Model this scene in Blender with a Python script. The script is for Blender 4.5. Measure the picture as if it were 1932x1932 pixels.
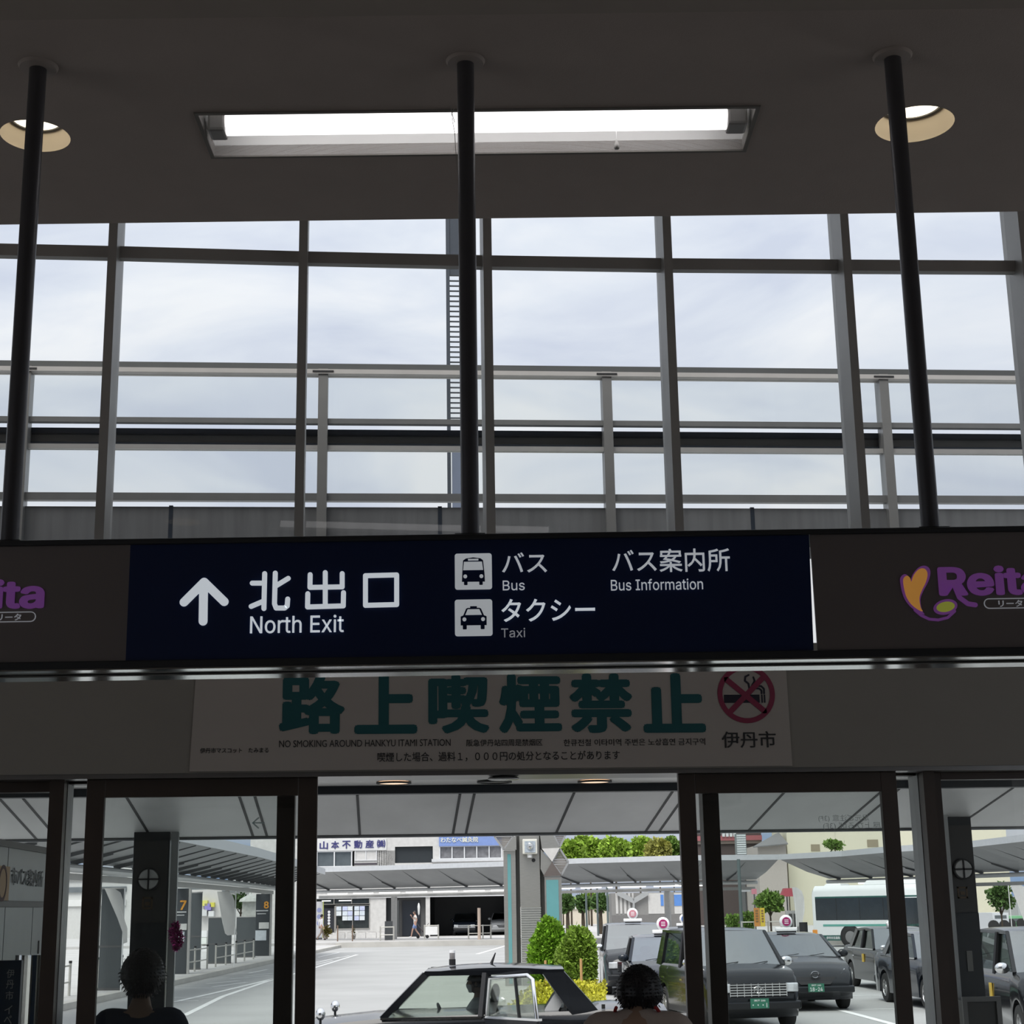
import bpy, bmesh, math, random
import numpy as np
from mathutils import Vector, Matrix
random.seed(11); rng = np.random.default_rng(11)
R = math.radians; PI = math.pi
sc = bpy.context.scene
for o in list(bpy.data.objects): bpy.data.objects.remove(o)
COL = sc.collection

# ------------------------------------------------------------------ camera
F, HORIZON, ROLL, CAMZ = 3020.0, 1712.0, 0.0165, 2.15
PITCH = math.atan((HORIZON - 966) / F)
def basis(psi):
    cp, sp = math.cos(PITCH), math.sin(PITCH)
    fw = Vector((math.sin(psi)*cp, math.cos(psi)*cp, sp))
    r0 = Vector((math.cos(psi), -math.sin(psi), 0)); u0 = r0.cross(fw)
    return fw, r0*math.cos(ROLL) - u0*math.sin(ROLL), u0*math.cos(ROLL) + r0*math.sin(ROLL)
def raydir(x, y, b): return b[0]*F + b[1]*(x-966) - b[2]*(y-966)
d0 = raydir(727, 1716, basis(0)); PSI = -math.atan2(d0.x, d0.y)     # +Y is the outward normal of the station front
CB = basis(PSI)
cam_data = bpy.data.cameras.new('camera'); cam = bpy.data.objects.new('camera', cam_data); COL.objects.link(cam)
fw, rt, up = CB
cam.matrix_world = Matrix(((rt.x, up.x, -fw.x, 0), (rt.y, up.y, -fw.y, 0), (rt.z, up.z, -fw.z, CAMZ), (0, 0, 0, 1)))
cam_data.sensor_width = 36; cam_data.lens = 36*F/1932; cam_data.clip_end = 2000
sc.camera = cam
# ------------------------------------------------------------------ sky, sun, exposure
sc.view_settings.view_transform = 'Standard'; sc.view_settings.look = 'None'
sc.view_settings.gamma = 1; sc.view_settings.use_curve_mapping = False
sc.view_settings.exposure = 0.0
SKY, SUN = 0.95, 2.9
w = bpy.data.worlds.new('overcast_sky'); sc.world = w; w.use_nodes = True
nt = w.node_tree; nt.nodes.clear(); N = nt.nodes.new; L = nt.links.new
tc = N('ShaderNodeTexCoord'); sep = N('ShaderNodeSeparateXYZ'); L(tc.outputs['Generated'], sep.inputs[0])
mp = N('ShaderNodeMapping'); mp.inputs['Scale'].default_value = (2.2, 2.2, 7.0); mp.inputs['Location'].default_value = (3.1, .4, .2); L(tc.outputs['Generated'], mp.inputs[0])
nz = N('ShaderNodeTexNoise'); nz.inputs['Scale'].default_value = 2.3; nz.inputs['Detail'].default_value = 7; nz.inputs['Roughness'].default_value = .52; nz.inputs['Distortion'].default_value = .5; L(mp.outputs[0], nz.inputs['Vector'])
cr = N('ShaderNodeValToRGB'); e = cr.color_ramp.elements
e[0].position = .32; e[0].color = (.66, .72, .85, 1); e[1].position = .62; e[1].color = (.93, .96, 1.0, 1)
el = cr.color_ramp.elements.new(.47); el.color = (.79, .845, .935, 1); L(nz.outputs['Fac'], cr.inputs[0])
nz2 = N('ShaderNodeTexNoise'); nz2.inputs['Scale'].default_value = 5; nz2.inputs['Detail'].default_value = 3; L(mp.outputs[0], nz2.inputs['Vector'])
mr = N('ShaderNodeMapRange'); mr.inputs[1].default_value = .02; mr.inputs[2].default_value = .12; mr.inputs[3].default_value = .9; mr.inputs[4].default_value = 0; L(sep.outputs['Z'], mr.inputs[0])
mr2 = N('ShaderNodeMapRange'); mr2.inputs[1].default_value = .40; mr2.inputs[2].default_value = .56; L(nz2.outputs['Fac'], mr2.inputs[0])
mu = N('ShaderNodeMath'); mu.operation = 'MULTIPLY'; L(mr.outputs[0], mu.inputs[0]); L(mr2.outputs[0], mu.inputs[1])
mx = N('ShaderNodeMix'); mx.data_type = 'RGBA'; L(mu.outputs[0], mx.inputs[0]); L(cr.outputs[0], mx.inputs[6]); mx.inputs[7].default_value = (.36, .56, .90, 1)
zc = N('ShaderNodeMath'); zc.operation = 'MAXIMUM'; L(sep.outputs['Z'], zc.inputs[0]); zc.inputs[1].default_value = 0
st = N('ShaderNodeMath'); st.operation = 'MULTIPLY_ADD'; L(zc.outputs[0], st.inputs[0]); st.inputs[1].default_value = 1.0*SKY; st.inputs[2].default_value = .70*SKY
bg = N('ShaderNodeBackground'); L(mx.outputs[2], bg.inputs[0]); L(st.outputs[0], bg.inputs[1])
wo = N('ShaderNodeOutputWorld'); L(bg.outputs[0], wo.inputs[0])
sd = bpy.data.lights.new('sun', 'SUN'); sd.energy = SUN; sd.angle = R(35); sd.color = (1, .97, .92)
so = bpy.data.objects.new('sun', sd); COL.objects.link(so)
so.rotation_euler = (R(33), 0, R(-28))      # high sun behind the veil of cloud, at the viewer's back
sc.cycles.max_bounces = 10; sc.cycles.transparent_max_bounces = 24; sc.cycles.caustics_reflective = False; sc.cycles.caustics_refractive = False
sc.cycles.use_denoising = True

# ------------------------------------------------------------------ pixel rays to places
ORG = Vector((0, 0, CAMZ))
def gz(x, y, z=0.0):
    d = raydir(x, y, CB); return ORG + d*((z-CAMZ)/d.z)
def gy(x, y, Y):
    d = raydir(x, y, CB); return ORG + d*(Y/d.y)
def plane(x, y, az, D):      # vertical plane at distance D whose normal has azimuth az; returns (lateral, height)
    d = raydir(x, y, CB); n = Vector((math.sin(az), math.cos(az), 0)); e = Vector((math.cos(az), -math.sin(az), 0))
    t = D/d.dot(n); return t*d.dot(e), CAMZ + t*d.z
def gd(x, y, D): return plane(x, y, PSI, D)
INA = PSI - R(0.5)           # the hall's own axis: its sign and ceiling are turned a little against the front
def IN(x, y, D): return plane(x, y, INA, D)
def INz(x, y, z):
    p = gz(x, y, z); n = Vector((math.sin(INA), math.cos(INA), 0)); e = Vector((math.cos(INA), -math.sin(INA), 0))
    return p.dot(e), p.dot(n)
def fr(az, X, D, Z=0.0):     # lateral X, distance D in the frame of azimuth az -> world
    return Vector((X*math.cos(az) + D*math.sin(az), -X*math.sin(az) + D*math.cos(az), Z))
def iw(X, D, Z=0): return fr(INA, X, D, Z)
def cw(X, D, Z=0): return fr(PSI, X, D, Z)

# ------------------------------------------------------------------ object helpers
def tag(o, label=None, cat=None, group=None, kind=None):
    if label: o['label'] = label
    if cat: o['category'] = cat
    if group: o['group'] = group
    if kind: o['kind'] = kind
    return o
def thing(name, label, cat, loc=(0, 0, 0), rz=0.0, group=None, kind=None):
    o = bpy.data.objects.new(name, None); COL.objects.link(o); o.location = loc; o.rotation_euler = (0, 0, rz)
    o.empty_display_size = .1
    return tag(o, label, cat, group, kind)
class MB:
    def __init__(s): s.v = []; s.f = []
    def add(s, vs, fs):
        n = len(s.v); s.v += [tuple(p) for p in vs]; s.f += [tuple(i+n for i in f) for f in fs]; return s
    def box(s, x0, x1, y0, y1, z0, z1, mat=None):
        vs = [Vector((x, y, z)) for z in (z0, z1) for y in (y0, y1) for x in (x0, x1)]
        if mat is not None: vs = [mat @ p for p in vs]
        return s.add(vs, [(0, 2, 3, 1), (4, 5, 7, 6), (0, 1, 5, 4), (2, 6, 7, 3), (0, 4, 6, 2), (1, 3, 7, 5)])
    def cbox(s, c, sz, mat=None):
        c = Vector(c); h = [k/2 for k in sz]
        M_ = Matrix.Translation(c) @ (mat.to_4x4() if mat is not None else Matrix.Identity(4))
        return s.box(-h[0], h[0], -h[1], h[1], -h[2], h[2], M_)
    def prism(s, pts, a0, a1, axis='y'):        # 2-D outline pushed along an axis
        n = len(pts)
        def P3(p, a): return {'y': (p[0], a, p[1]), 'x': (a, p[0], p[1]), 'z': (p[0], p[1], a)}[axis]
        vs = [P3(p, a0) for p in pts] + [P3(p, a1) for p in pts]
        fs = [tuple(range(n)), tuple(range(2*n-1, n-1, -1))] + [(i, i+n, (i+1) % n+n, (i+1) % n) for i in range(n)]
        return s.add(vs, fs)
    def loft(s, rings, closed=True, caps=True):
        n = len(rings[0]); vs = [p for r in rings for p in r]; fs = []
        for i in range(len(rings)-1):
            for j in range(n if closed else n-1):
                k = (j+1) % n; fs.append((i*n+j, i*n+k, (i+1)*n+k, (i+1)*n+j))
        if caps and closed: fs += [tuple(range(n-1, -1, -1)), tuple(range((len(rings)-1)*n, len(rings)*n))]
        return s.add(vs, fs)
    def tube(s, path, r, n=8):
        P = [Vector(p) for p in path]; rs = r if isinstance(r, (list, tuple)) else [r]*len(P); rings = []
        t0 = (P[1]-P[0]).normalized(); ref = Vector((0, 0, 1)) if abs(t0.z) < .9 else Vector((1, 0, 0))
        a = t0.cross(ref).normalized()
        for i, p in enumerate(P):
            t = ((P[min(i+1, len(P)-1)]) - P[max(i-1, 0)]).normalized()
            a = (a - t*a.dot(t)).normalized(); b = t.cross(a)
            rings.append([p + (a*math.cos(2*PI*k/n) + b*math.sin(2*PI*k/n))*rs[i] for k in range(n)])
        return s.loft(rings)
    def cyl(s, p0, p1, r, n=16): return s.tube([p0, p1], r, n)
    def bar(s, p0, p1, w, h, upv=(0, 0, 1)):
        p0, p1 = Vector(p0), Vector(p1); t = (p1-p0).normalized(); u = Vector(upv); a = t.cross(u)
        if a.length < 1e-4: a = t.cross(Vector((1, 0, 0)))
        a.normalize(); b = a.cross(t); a *= w/2; b *= h/2
        return s.loft([[p-a-b, p+a-b, p+a+b, p-a+b] for p in (p0, p1)])
    def sphere(s, c, r, n=16, m=10):
        c = Vector(c); r = r if isinstance(r, (list, tuple)) else (r, r, r)
        rings = [[c + Vector((r[0]*math.sin(PI*i/m)*math.cos(2*PI*k/n), r[1]*math.sin(PI*i/m)*math.sin(2*PI*k/n), r[2]*math.cos(PI*i/m))) for k in range(n)] for i in range(1, m)]
        k = len(s.v); s.loft(rings, True, True); return s
    def lathe(s, prof, c=(0, 0, 0), n=24, axis='z', caps=False):
        c = Vector(c); rings = []
        for r, h in prof:
            ring = []
            for k in range(n):
                a = 2*PI*k/n; x, y = r*math.cos(a), r*math.sin(a)
                ring.append(c + Vector({'z': (x, y, h), 'y': (x, h, y), 'x': (h, x, y)}[axis]))
            rings.append(ring)
        return s.loft(rings, True, caps)
    def quad(s, a, b, c, d, th=.006):           # a thin slab on four corners
        a, b, c, d = map(Vector, (a, b, c, d)); n = (b-a).cross(d-a).normalized()*th/2
        return s.loft([[a-n, b-n, c-n, d-n], [a+n, b+n, c+n, d+n]])
    def poly(s, pts, th=.006):
        P = [Vector(p) for p in pts]; n = (P[1]-P[0]).cross(P[2]-P[0]).normalized()*th/2
        return s.loft([[p-n for p in P], [p+n for p in P]])
    def build(s, name, mat, parent=None, smooth=0, bevel=0, loc=None, rz=None, sub=0):
        me = bpy.data.meshes.new(name); me.from_pydata(s.v, [], s.f)
        bm = bmesh.new(); bm.from_mesh(me); bmesh.ops.recalc_face_normals(bm, faces=bm.faces); bm.to_mesh(me); bm.free()
        me.materials.append(mat)
        o = bpy.data.objects.new(name, me); COL.objects.link(o)
        if smooth:
            me.polygons.foreach_set('use_smooth', [True]*len(me.polygons)); me.set_sharp_from_angle(angle=R(smooth))
        if parent is not None: o.parent = parent
        if loc is not None: o.location = loc
        if rz is not None: o.rotation_euler = (0, 0, rz)
        if bevel:
            b = o.modifiers.new('bevel', 'BEVEL'); b.width = bevel; b.segments = 2; b.limit_method = 'ANGLE'; b.angle_limit = R(40)
        if sub:
            b = o.modifiers.new('subdivision', 'SUBSURF'); b.levels = sub; b.render_levels = sub
        return o
def struct(o): o['kind'] = 'structure'; return o
def dup(root, loc=None, rz=None, label=None, group=None):
    def cp(o, par):
        c = o.copy(); COL.objects.link(c)
        if par is not None: c.parent = par
        for ch in list(o.children): cp(ch, c)
        return c
    r = cp(root, None)
    if loc is not None: r.location = loc
    if rz is not None: r.rotation_euler = (0, 0, rz)
    if label: r['label'] = label
    if group: r['group'] = group
    return r
_tx = {}
SANS = None
try: SANS = bpy.data.fonts.load(bpy.utils.resource_path('LOCAL') + '/datafiles/fonts/Inter.woff2')
except Exception: SANS = None
def text_geo(body, extr=0.004, bold=0.0):
    key = (body, extr, bold)
    if key in _tx: return _tx[key]
    c = bpy.data.curves.new('lettering', 'FONT'); c.body = body; c.size = 1; c.extrude = 0; c.resolution_u = 3
    if SANS and 'K' not in body and all(ord(ch) < 128 for ch in body): c.font = SANS
    elif bold <= .008: c.offset = bold
    o = bpy.data.objects.new('lettering', c); COL.objects.link(o)
    dg = bpy.context.evaluated_depsgraph_get(); dg.update()
    me = bpy.data.meshes.new_from_object(o.evaluated_get(dg))
    vs = [tuple(v.co) for v in me.vertices]; fs = [tuple(p.vertices) for p in me.polygons]
    bpy.data.objects.remove(o); bpy.data.curves.remove(c); bpy.data.meshes.remove(me)
    _tx[key] = (vs, fs); return vs, fs
def lettering(mb, body, x0, x1, z0, z1, y, bold=0.0, shear=0.0, place=None, th=0.003):
    """letters filling the rectangle x0..x1, z0..z1 at depth y, front towards -y; place maps (u, v, w) to a point"""
    vs, fs = text_geo(body, 0, bold)
    if bold > .008 or (bold > .002 and SANS and all(ord(ch) < 128 for ch in body)):                     # heavier weight: the outline laid over itself, a little displaced
        b_ = bold*.9; V2 = []; F2_ = []
        for k, (sx_, sy_) in enumerate(((0, 0), (1, 0), (-1, 0), (0, .8), (0, -.8), (.72, .6), (-.72, .6), (.72, -.6), (-.72, -.6))):
            n_ = len(V2); V2 += [(q[0]+sx_*b_, q[1]+sy_*b_, -k*.00012) for q in vs]; F2_ += [tuple(i+n_ for i in f) for f in fs]
        vs, fs = V2, F2_
    ax = min(p[0] for p in vs); bx = max(p[0] for p in vs); ay = min(p[1] for p in vs); by = max(p[1] for p in vs)
    def m(p, w):
        u = x0 + (p[0]-ax)/(bx-ax)*(x1-x0); v = z0 + (p[1]-ay)/max(by-ay, 1e-6)*(z1-z0); u += shear*(v-z0)
        w = w + p[2]; return place(u, v, w) if place else (u, y+w, v)
    n = len(vs); V = [m(p, 0) for p in vs] + [m(p, th) for p in vs]
    edges = {}
    for f in fs:
        for i in range(len(f)):
            e_ = (f[i], f[(i+1) % len(f)]); edges[e_] = 1
    FS = list(fs) + [tuple(i+n for i in reversed(f)) for f in fs]
    FS += [(a, b, b+n, a+n) for (a, b) in edges if (b, a) not in edges]
    return mb.add(V, FS)
# ------------------------------------------------------------------ materials
_m = {}
def mat(name, col, rough=.5, metal=0.0, var=.06, scale=6.0, coat=0.0, bump=0.0, bscale=60.0, emit=0.0, ecol=None, spec=.5, island=0.0, stretch=None, detail=4):
    if name in _m: return _m[name]
    m = bpy.data.materials.new(name); m.use_nodes = True; t = m.node_tree; b = t.nodes['Principled BSDF']
    tc = t.nodes.new('ShaderNodeTexCoord'); nz = t.nodes.new('ShaderNodeTexNoise'); nz.inputs['Scale'].default_value = scale; nz.inputs['Detail'].default_value = detail
    if stretch:
        mp = t.nodes.new('ShaderNodeMapping'); mp.inputs['Scale'].default_value = stretch; t.links.new(tc.outputs['Object'], mp.inputs[0]); t.links.new(mp.outputs[0], nz.inputs['Vector'])
    else: t.links.new(tc.outputs['Object'], nz.inputs['Vector'])
    mx = t.nodes.new('ShaderNodeMix'); mx.data_type = 'RGBA'
    mr = t.nodes.new('ShaderNodeMapRange'); mr.inputs[1].default_value = .25; mr.inputs[2].default_value = .75; t.links.new(nz.outputs['Fac'], mr.inputs[0])
    t.links.new(mr.outputs[0], mx.inputs[0])
    mx.inputs[6].default_value = tuple(max(0, c*(1-var)) for c in col)+(1,); mx.inputs[7].default_value = tuple(min(1, c*(1+var)) for c in col)+(1,)
    out = mx.outputs[2]
    if island:
        g = t.nodes.new('ShaderNodeNewGeometry'); h = t.nodes.new('ShaderNodeHueSaturation'); h.inputs['Hue'].default_value = .5
        r2 = t.nodes.new('ShaderNodeMapRange'); r2.inputs[3].default_value = 1-island; r2.inputs[4].default_value = 1+island
        t.links.new(g.outputs['Random Per Island'], r2.inputs[0]); t.links.new(r2.outputs[0], h.inputs['Value']); t.links.new(out, h.inputs['Color']); out = h.outputs[0]
    t.links.new(out, b.inputs['Base Color'])
    b.inputs['Roughness'].default_value = rough; b.inputs['Metallic'].default_value = metal; b.inputs['Coat Weight'].default_value = coat; b.inputs['Coat Roughness'].default_value = .03
    b.inputs['Specular IOR Level'].default_value = spec
    if bump:
        bz = t.nodes.new('ShaderNodeTexNoise'); bz.inputs['Scale'].default_value = bscale; bz.inputs['Detail'].default_value = 3; t.links.new(tc.outputs['Object'], bz.inputs['Vector'])
        bp = t.nodes.new('ShaderNodeBump'); bp.inputs['Strength'].default_value = bump; bp.inputs['Distance'].default_value = .01; t.links.new(bz.outputs['Fac'], bp.inputs['Height']); t.links.new(bp.outputs[0], b.inputs['Normal'])
    if emit:
        b.inputs['Emission Color'].default_value = tuple(ecol or col)+(1,); b.inputs['Emission Strength'].default_value = emit
    _m[name] = m; return m
def frosted(name, col):
    if name in _m: return _m[name]
    m = bpy.data.materials.new(name); m.use_nodes = True; t = m.node_tree; t.nodes.clear(); o = t.nodes.new('ShaderNodeOutputMaterial'); a = t.nodes.new('ShaderNodeBsdfTranslucent'); b = t.nodes.new('ShaderNodeBsdfDiffuse'); x = t.nodes.new('ShaderNodeMixShader')
    nz = t.nodes.new('ShaderNodeTexNoise'); r = t.nodes.new('ShaderNodeMix'); r.data_type = 'RGBA'; t.links.new(nz.outputs['Fac'], r.inputs[0]); r.inputs[6].default_value = tuple(c*.95 for c in col)+(1,); r.inputs[7].default_value = tuple(col)+(1,)
    t.links.new(r.outputs[2], a.inputs[0]); t.links.new(r.outputs[2], b.inputs[0]); x.inputs[0].default_value = .12; t.links.new(a.outputs[0], x.inputs[1]); t.links.new(b.outputs[0], x.inputs[2]); q = t.nodes.new('ShaderNodeBsdfTransparent'); y = t.nodes.new('ShaderNodeMixShader'); y.inputs[0].default_value = .55; t.links.new(q.outputs[0], y.inputs[1]); t.links.new(x.outputs[0], y.inputs[2]); t.links.new(y.outputs[0], o.inputs[0]); _m[name] = m; return m
def glass(name, tint=(.95, .97, .97), gloss=.04, ior=1.45, rough=0.0):
    if name in _m: return _m[name]
    m = bpy.data.materials.new(name); m.use_nodes = True; t = m.node_tree; t.nodes.clear()
    o = t.nodes.new('ShaderNodeOutputMaterial'); tr = t.nodes.new('ShaderNodeBsdfTransparent'); gl = t.nodes.new('ShaderNodeBsdfGlossy'); gl.inputs['Roughness'].default_value = rough
    nz = t.nodes.new('ShaderNodeTexNoise'); nz.inputs['Scale'].default_value = 1.3; tc = t.nodes.new('ShaderNodeTexCoord'); t.links.new(tc.outputs['Object'], nz.inputs['Vector'])
    mc = t.nodes.new('ShaderNodeMix'); mc.data_type = 'RGBA'; t.links.new(nz.outputs['Fac'], mc.inputs[0])
    mc.inputs[6].default_value = tuple(min(1, c*.985) for c in tint)+(1,); mc.inputs[7].default_value = tuple(min(1, c*1.015) for c in tint)+(1,); t.links.new(mc.outputs[2], tr.inputs[0])
    fz = t.nodes.new('ShaderNodeFresnel'); fz.inputs[0].default_value = ior
    ad = t.nodes.new('ShaderNodeMath'); ad.operation = 'MULTIPLY_ADD'; ad.inputs[1].default_value = .5; ad.inputs[2].default_value = gloss; ad.use_clamp = True; t.links.new(fz.outputs[0], ad.inputs[0])
    mx = t.nodes.new('ShaderNodeMixShader'); t.links.new(ad.outputs[0], mx.inputs[0]); t.links.new(tr.outputs[0], mx.inputs[1]); t.links.new(gl.outputs[0], mx.inputs[2]); t.links.new(mx.outputs[0], o.inputs[0])
    _m[name] = m; return m
ceil_paint = mat('ceiling_paint', (.455, .392, .358), .9, var=.03, bump=.15, bscale=220)
wall_paint = mat('wall_panel', (.52, .50, .46), .6, var=.03)
bronze = mat('bronze_aluminium', (.085, .066, .055), .38, .3, var=.1)
alu = mat('grey_aluminium', (.42, .42, .42), .38, .55, var=.05)
alu_dark = mat('dark_aluminium', (.13, .13, .13), .45, .4, var=.08)
chrome = mat('polished_steel', (.75, .75, .74), .12, 1.0, var=.03)
steel = mat('brushed_steel', (.45, .44, .41), .32, .85, var=.08, stretch=(1, 1, 12))
black = mat('matt_black', (.012, .012, .014), .6, var=.1)
rubber = mat('tyre_rubber', (.02, .02, .02), .8, var=.1)
white = mat('white_paint', (.80, .80, .79), .45, var=.03)
concrete = mat('pale_concrete', (.42, .41, .39), .9, var=.12, scale=2, bump=.2)
# ================================================================== THE HALL (structure)
FLOORZ = 0.15
DS = 4.6                                     # distance of the hanging sign
ZC = IN(877, 88, DS)[1]                      # ceiling height
DE = INz(966, 411.5, ZC)[1]                  # far edge of the ceiling
struct(MB().box(-8, 8, -9, 8.2, FLOORZ-.1, FLOORZ).build('floor', mat('hall_floor_tiles', (.20, .19, .18), .35, var=.08, scale=3)))
inner = -INA
def hall(mb, name, m, **k): return struct(mb.build(name, m, loc=(0, 0, 0), rz=inner, **k))
# unseen open bays in both side walls, added to let daylight into the hall
hall(MB().box(-7.2, -7, -9, -2.4, .1, 7.4).box(-7.2, -7, 4.0, 8.4, .1, 7.4).box(-7.2, -7, -2.4, 4.0, 4.2, 7.4), 'wall_left', wall_paint)
hall(MB().box(7, 7.2, -9, -.8, .1, 7.4).box(7, 7.2, 4.6, 7.2, .1, 7.4).box(7, 7.2, -.8, 4.6, 4.2, 7.4), 'wall_right', wall_paint)
hall(MB().box(-7.2, 7.2, -9.2, -9, .1, 7.4), 'wall_back', wall_paint)
struct(MB().box(-60, 60, -60, 8.1, -.2, .04).build('forecourt', mat('forecourt_paving', (.36, .35, .33), .9)))
# ceiling slab with the openings of its lamps
lx0 = INz(385, 253, ZC)[0]; lx1 = INz(1417, 245, ZC)[0]
ld0 = INz(905, 208.5, ZC)[1]; ld1 = INz(900, 287.5, ZC)[1]
lx0 = (INz(375, 213, ZC)[0]+INz(403, 293, ZC)[0])/2; lx1 = (INz(1430, 203, ZC)[0]+INz(1397, 282, ZC)[0])/2
spots = []
for (cx, cy, rx, ry) in ((66, 256, 67, 38), (1726, 234, 75, 38)):
    a = INz(cx-rx, cy, ZC); b = INz(cx+rx, cy, ZC); c0 = INz(cx, cy-ry, ZC)[1]; c1 = INz(cx, cy+ry, ZC)[1]
    spots.append(((a[0]+b[0])/2, (c0+c1)/2, (b[0]-a[0])/2*.97))
cu = bpy.data.curves.new('ceiling', 'CURVE'); cu.dimensions = '2D'; cu.fill_mode = 'BOTH'; cu.extrude = .02
def spline(pts):
    s = cu.splines.new('POLY'); s.points.add(len(pts)-1); s.use_cyclic_u = True
    for p, q in zip(s.points, pts): p.co = (q[0], q[1], 0, 1)
spline([(-7.1, -9), (7.1, -9), (7.1, DE), (-7.1, DE)])
spline([(lx0, ld0), (lx1, ld0), (lx1, ld1), (lx0, ld1)])
for (sx, sy, r) in spots: spline([(sx+r*math.cos(2*PI*k/40), sy+r*math.sin(2*PI*k/40)) for k in range(40)])
tmp = bpy.data.objects.new('ceiling', cu); COL.objects.link(tmp)
dg = bpy.context.evaluated_depsgraph_get(); dg.update(); me = bpy.data.meshes.new_from_object(tmp.evaluated_get(dg)); bpy.data.objects.remove(tmp)
me.name = 'ceiling'; me.materials.clear(); me.materials.append(ceil_paint)
ce = struct(bpy.data.objects.new('ceiling', me)); COL.objects.link(ce); ce.location = (0, 0, ZC+.02); ce.rotation_euler = (0, 0, inner)
db = INz(966, 27, ZC-.12)[1]
hall(MB().box(-7, 7, db-.9, db, ZC-.12, ZC+.001), 'trim_ceiling_beam', mat('beam_paint', (.40, .35, .31), .9, var=.03))
hall(MB().box(-7, 7, DE-.08, DE, ZC+.04, 7.2).box(-7, 7, DE-.08, 9.3, 7.1, 7.3), 'wall_front_void', ceil_paint)
hall(MB().box(-7, 7, -9, DE-.1, ZC+.5, ZC+.55), 'ceiling_slab', ceil_paint)
# faint marks on the ceiling
# recessed fluorescent fitting
lm = thing('ceiling_light', 'long recessed fluorescent light in the dark ceiling, behind the middle sign pole', 'light', iw((lx0+lx1)/2, (ld0+ld1)/2, ZC), inner)
hw, hd, dp = (lx1-lx0)/2, (ld1-ld0)/2, .14
trough = mat('fitting_enamel', (.74, .74, .73), .4, var=.02)
m = MB(); m.box(-hw, hw, -hd-.006, -hd, 0, dp); m.box(-hw, hw, hd, hd+.006, 0, dp); m.box(-hw-.006, -hw, -hd, hd, 0, dp); m.box(hw, hw+.006, -hd, hd, 0, dp); m.box(-hw, hw, -hd, hd, dp, dp+.006)
m.build('housing', trough, lm)
m = MB()
for (a, b, c, d) in ((-hw-.014, hw+.014, -hd-.014, -hd), (-hw-.014, hw+.014, hd, hd+.014)): m.box(a, b, c, d, -.006, 0)
for (a, b) in ((-hw-.014, -hw), (hw, hw+.014)): m.box(a, b, -hd, hd, -.006, 0)
m.build('rim', mat('rim_paint', (.22, .205, .19), .7), lm)
tx0 = IN(430, 236, (ld0+ld1)/2)[0] - (lx0+lx1)/2; tx1 = IN(1368, 228, (ld0+ld1)/2)[0] - (lx0+lx1)/2
tz = .033; tr_ = .042
MB().cyl((tx0, -.02, tz), (tx1, -.02, tz), tr_, 20).build('tube', mat('lit_tube', (1, 1, 1), .4, emit=2.0, ecol=(1, .97, .98), var=0), lm, smooth=50)
for a, b in ((-hw+.012, tx0), (tx1, hw-.012)): MB().box(a, b, -.02-tr_*1.0, -.02+tr_*1.05, tz-tr_*1.05, tz+tr_*1.1).build('end_cap', mat('cap_grey', (.33, .32, .31), .5), lm, bevel=.01)
pc = IN(1165, 290, (ld0+ld1)/2)[0]-(lx0+lx1)/2
MB().cyl((pc, .02, dp), (pc, .02, -.028), .0012, 5).build('pull_cord', white, lm)
MB().lathe([(.001, 0), (.004, -.006), (.010, -.022), (.0105, -.03), (.008, -.036), (.001, -.037)], (pc, .02, -.026), 12, caps=True).build('pull_knob', mat('clear_knob', (.45, .44, .42), .2), lm, smooth=60)
# downlights
for i, (sx, sy, r) in enumerate(spots):
    d = thing('downlight', ('warm recessed round downlight behind the left sign pole', 'warm recessed round downlight behind the right sign pole')[i], 'light', iw(sx, sy, ZC), inner, 'round ceiling downlights')
    dep = r*.60
    MB().lathe([(r, 0), (r*.985, dep*.3), (r*.80, dep), (r*.81, dep*1.02), (r*.995, dep*.3), (r*1.015, 0)], (0, 0, 0), 40).build('reflector', mat('warm_reflector', (.74, .66, .55), .45, var=.05), d, smooth=60)
    MB().lathe([(r*.82, dep*.98), (r*.78, dep*.86), (r*.73, dep*.90), (r*.76, dep*1.02)], (0, 0, 0), 40).build('baffle_ring', alu_dark, d, smooth=60)
    MB().lathe([(.001, dep*1.12), (r*.70, dep*.93), (r*.72, dep*1.0), (.001, dep*1.16)], (0, 0, 0), 32, caps=True).build('lamp_lens', mat('warm_lens', (1, .93, .75), .3, emit=2.4, ecol=(1, .88, .66), var=0), d, smooth=60)
# ================================================================== THE HANGING SIGN
def SX(x, y): return IN(x, y, DS)
ztop = SX(966, 1005.5)[1]; zblk = SX(966, 1249.5)[1]
zpt = SX(890, 1017)[1]; zpb = SX(890, 1236)[1]
x_left = SX(240, 1130)[0]; x_r0 = SX(1529, 1030)[0]; x_r1 = SX(1537, 1232)[0]; x_q0 = SX(1531, 1030)[0]; x_q1 = SX(1544.5, 1232)[0]
half = 2.15; SDEP = .18
sg = thing('hanging_sign', 'long station sign hanging on three poles, North Exit in white on a navy panel', 'sign', iw(0, DS, 0), inner)
m = MB(); m.box(-half, half, 0, SDEP, zpt, ztop); m.box(-half, half, 0, SDEP, zblk, zpb); m.box(-half-.03, -half, 0, SDEP, zblk, ztop); m.box(half, half+.03, 0, SDEP, zblk, ztop)
m.build('frame', mat('sign_frame', (.035, .036, .038), .45, .2), sg, bevel=.004)
MB().box(-half, half, .004, SDEP*.44, zblk-.004, zblk).box(-half, half, SDEP*.52, SDEP, zblk-.010, zblk).build('underside_strip', chrome, sg)
navy = mat('navy_panel', (.003, .014, .068), .45, var=.05)
taupe = mat('taupe_panel', (.18, .152, .143), .5, var=.03)
po = .012
MB().prism([(x_left, zpb), (x_r1, zpb), (x_r0, zpt), (x_left, zpt)], po, po+.008).build('navy_panel', navy, sg)
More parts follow.
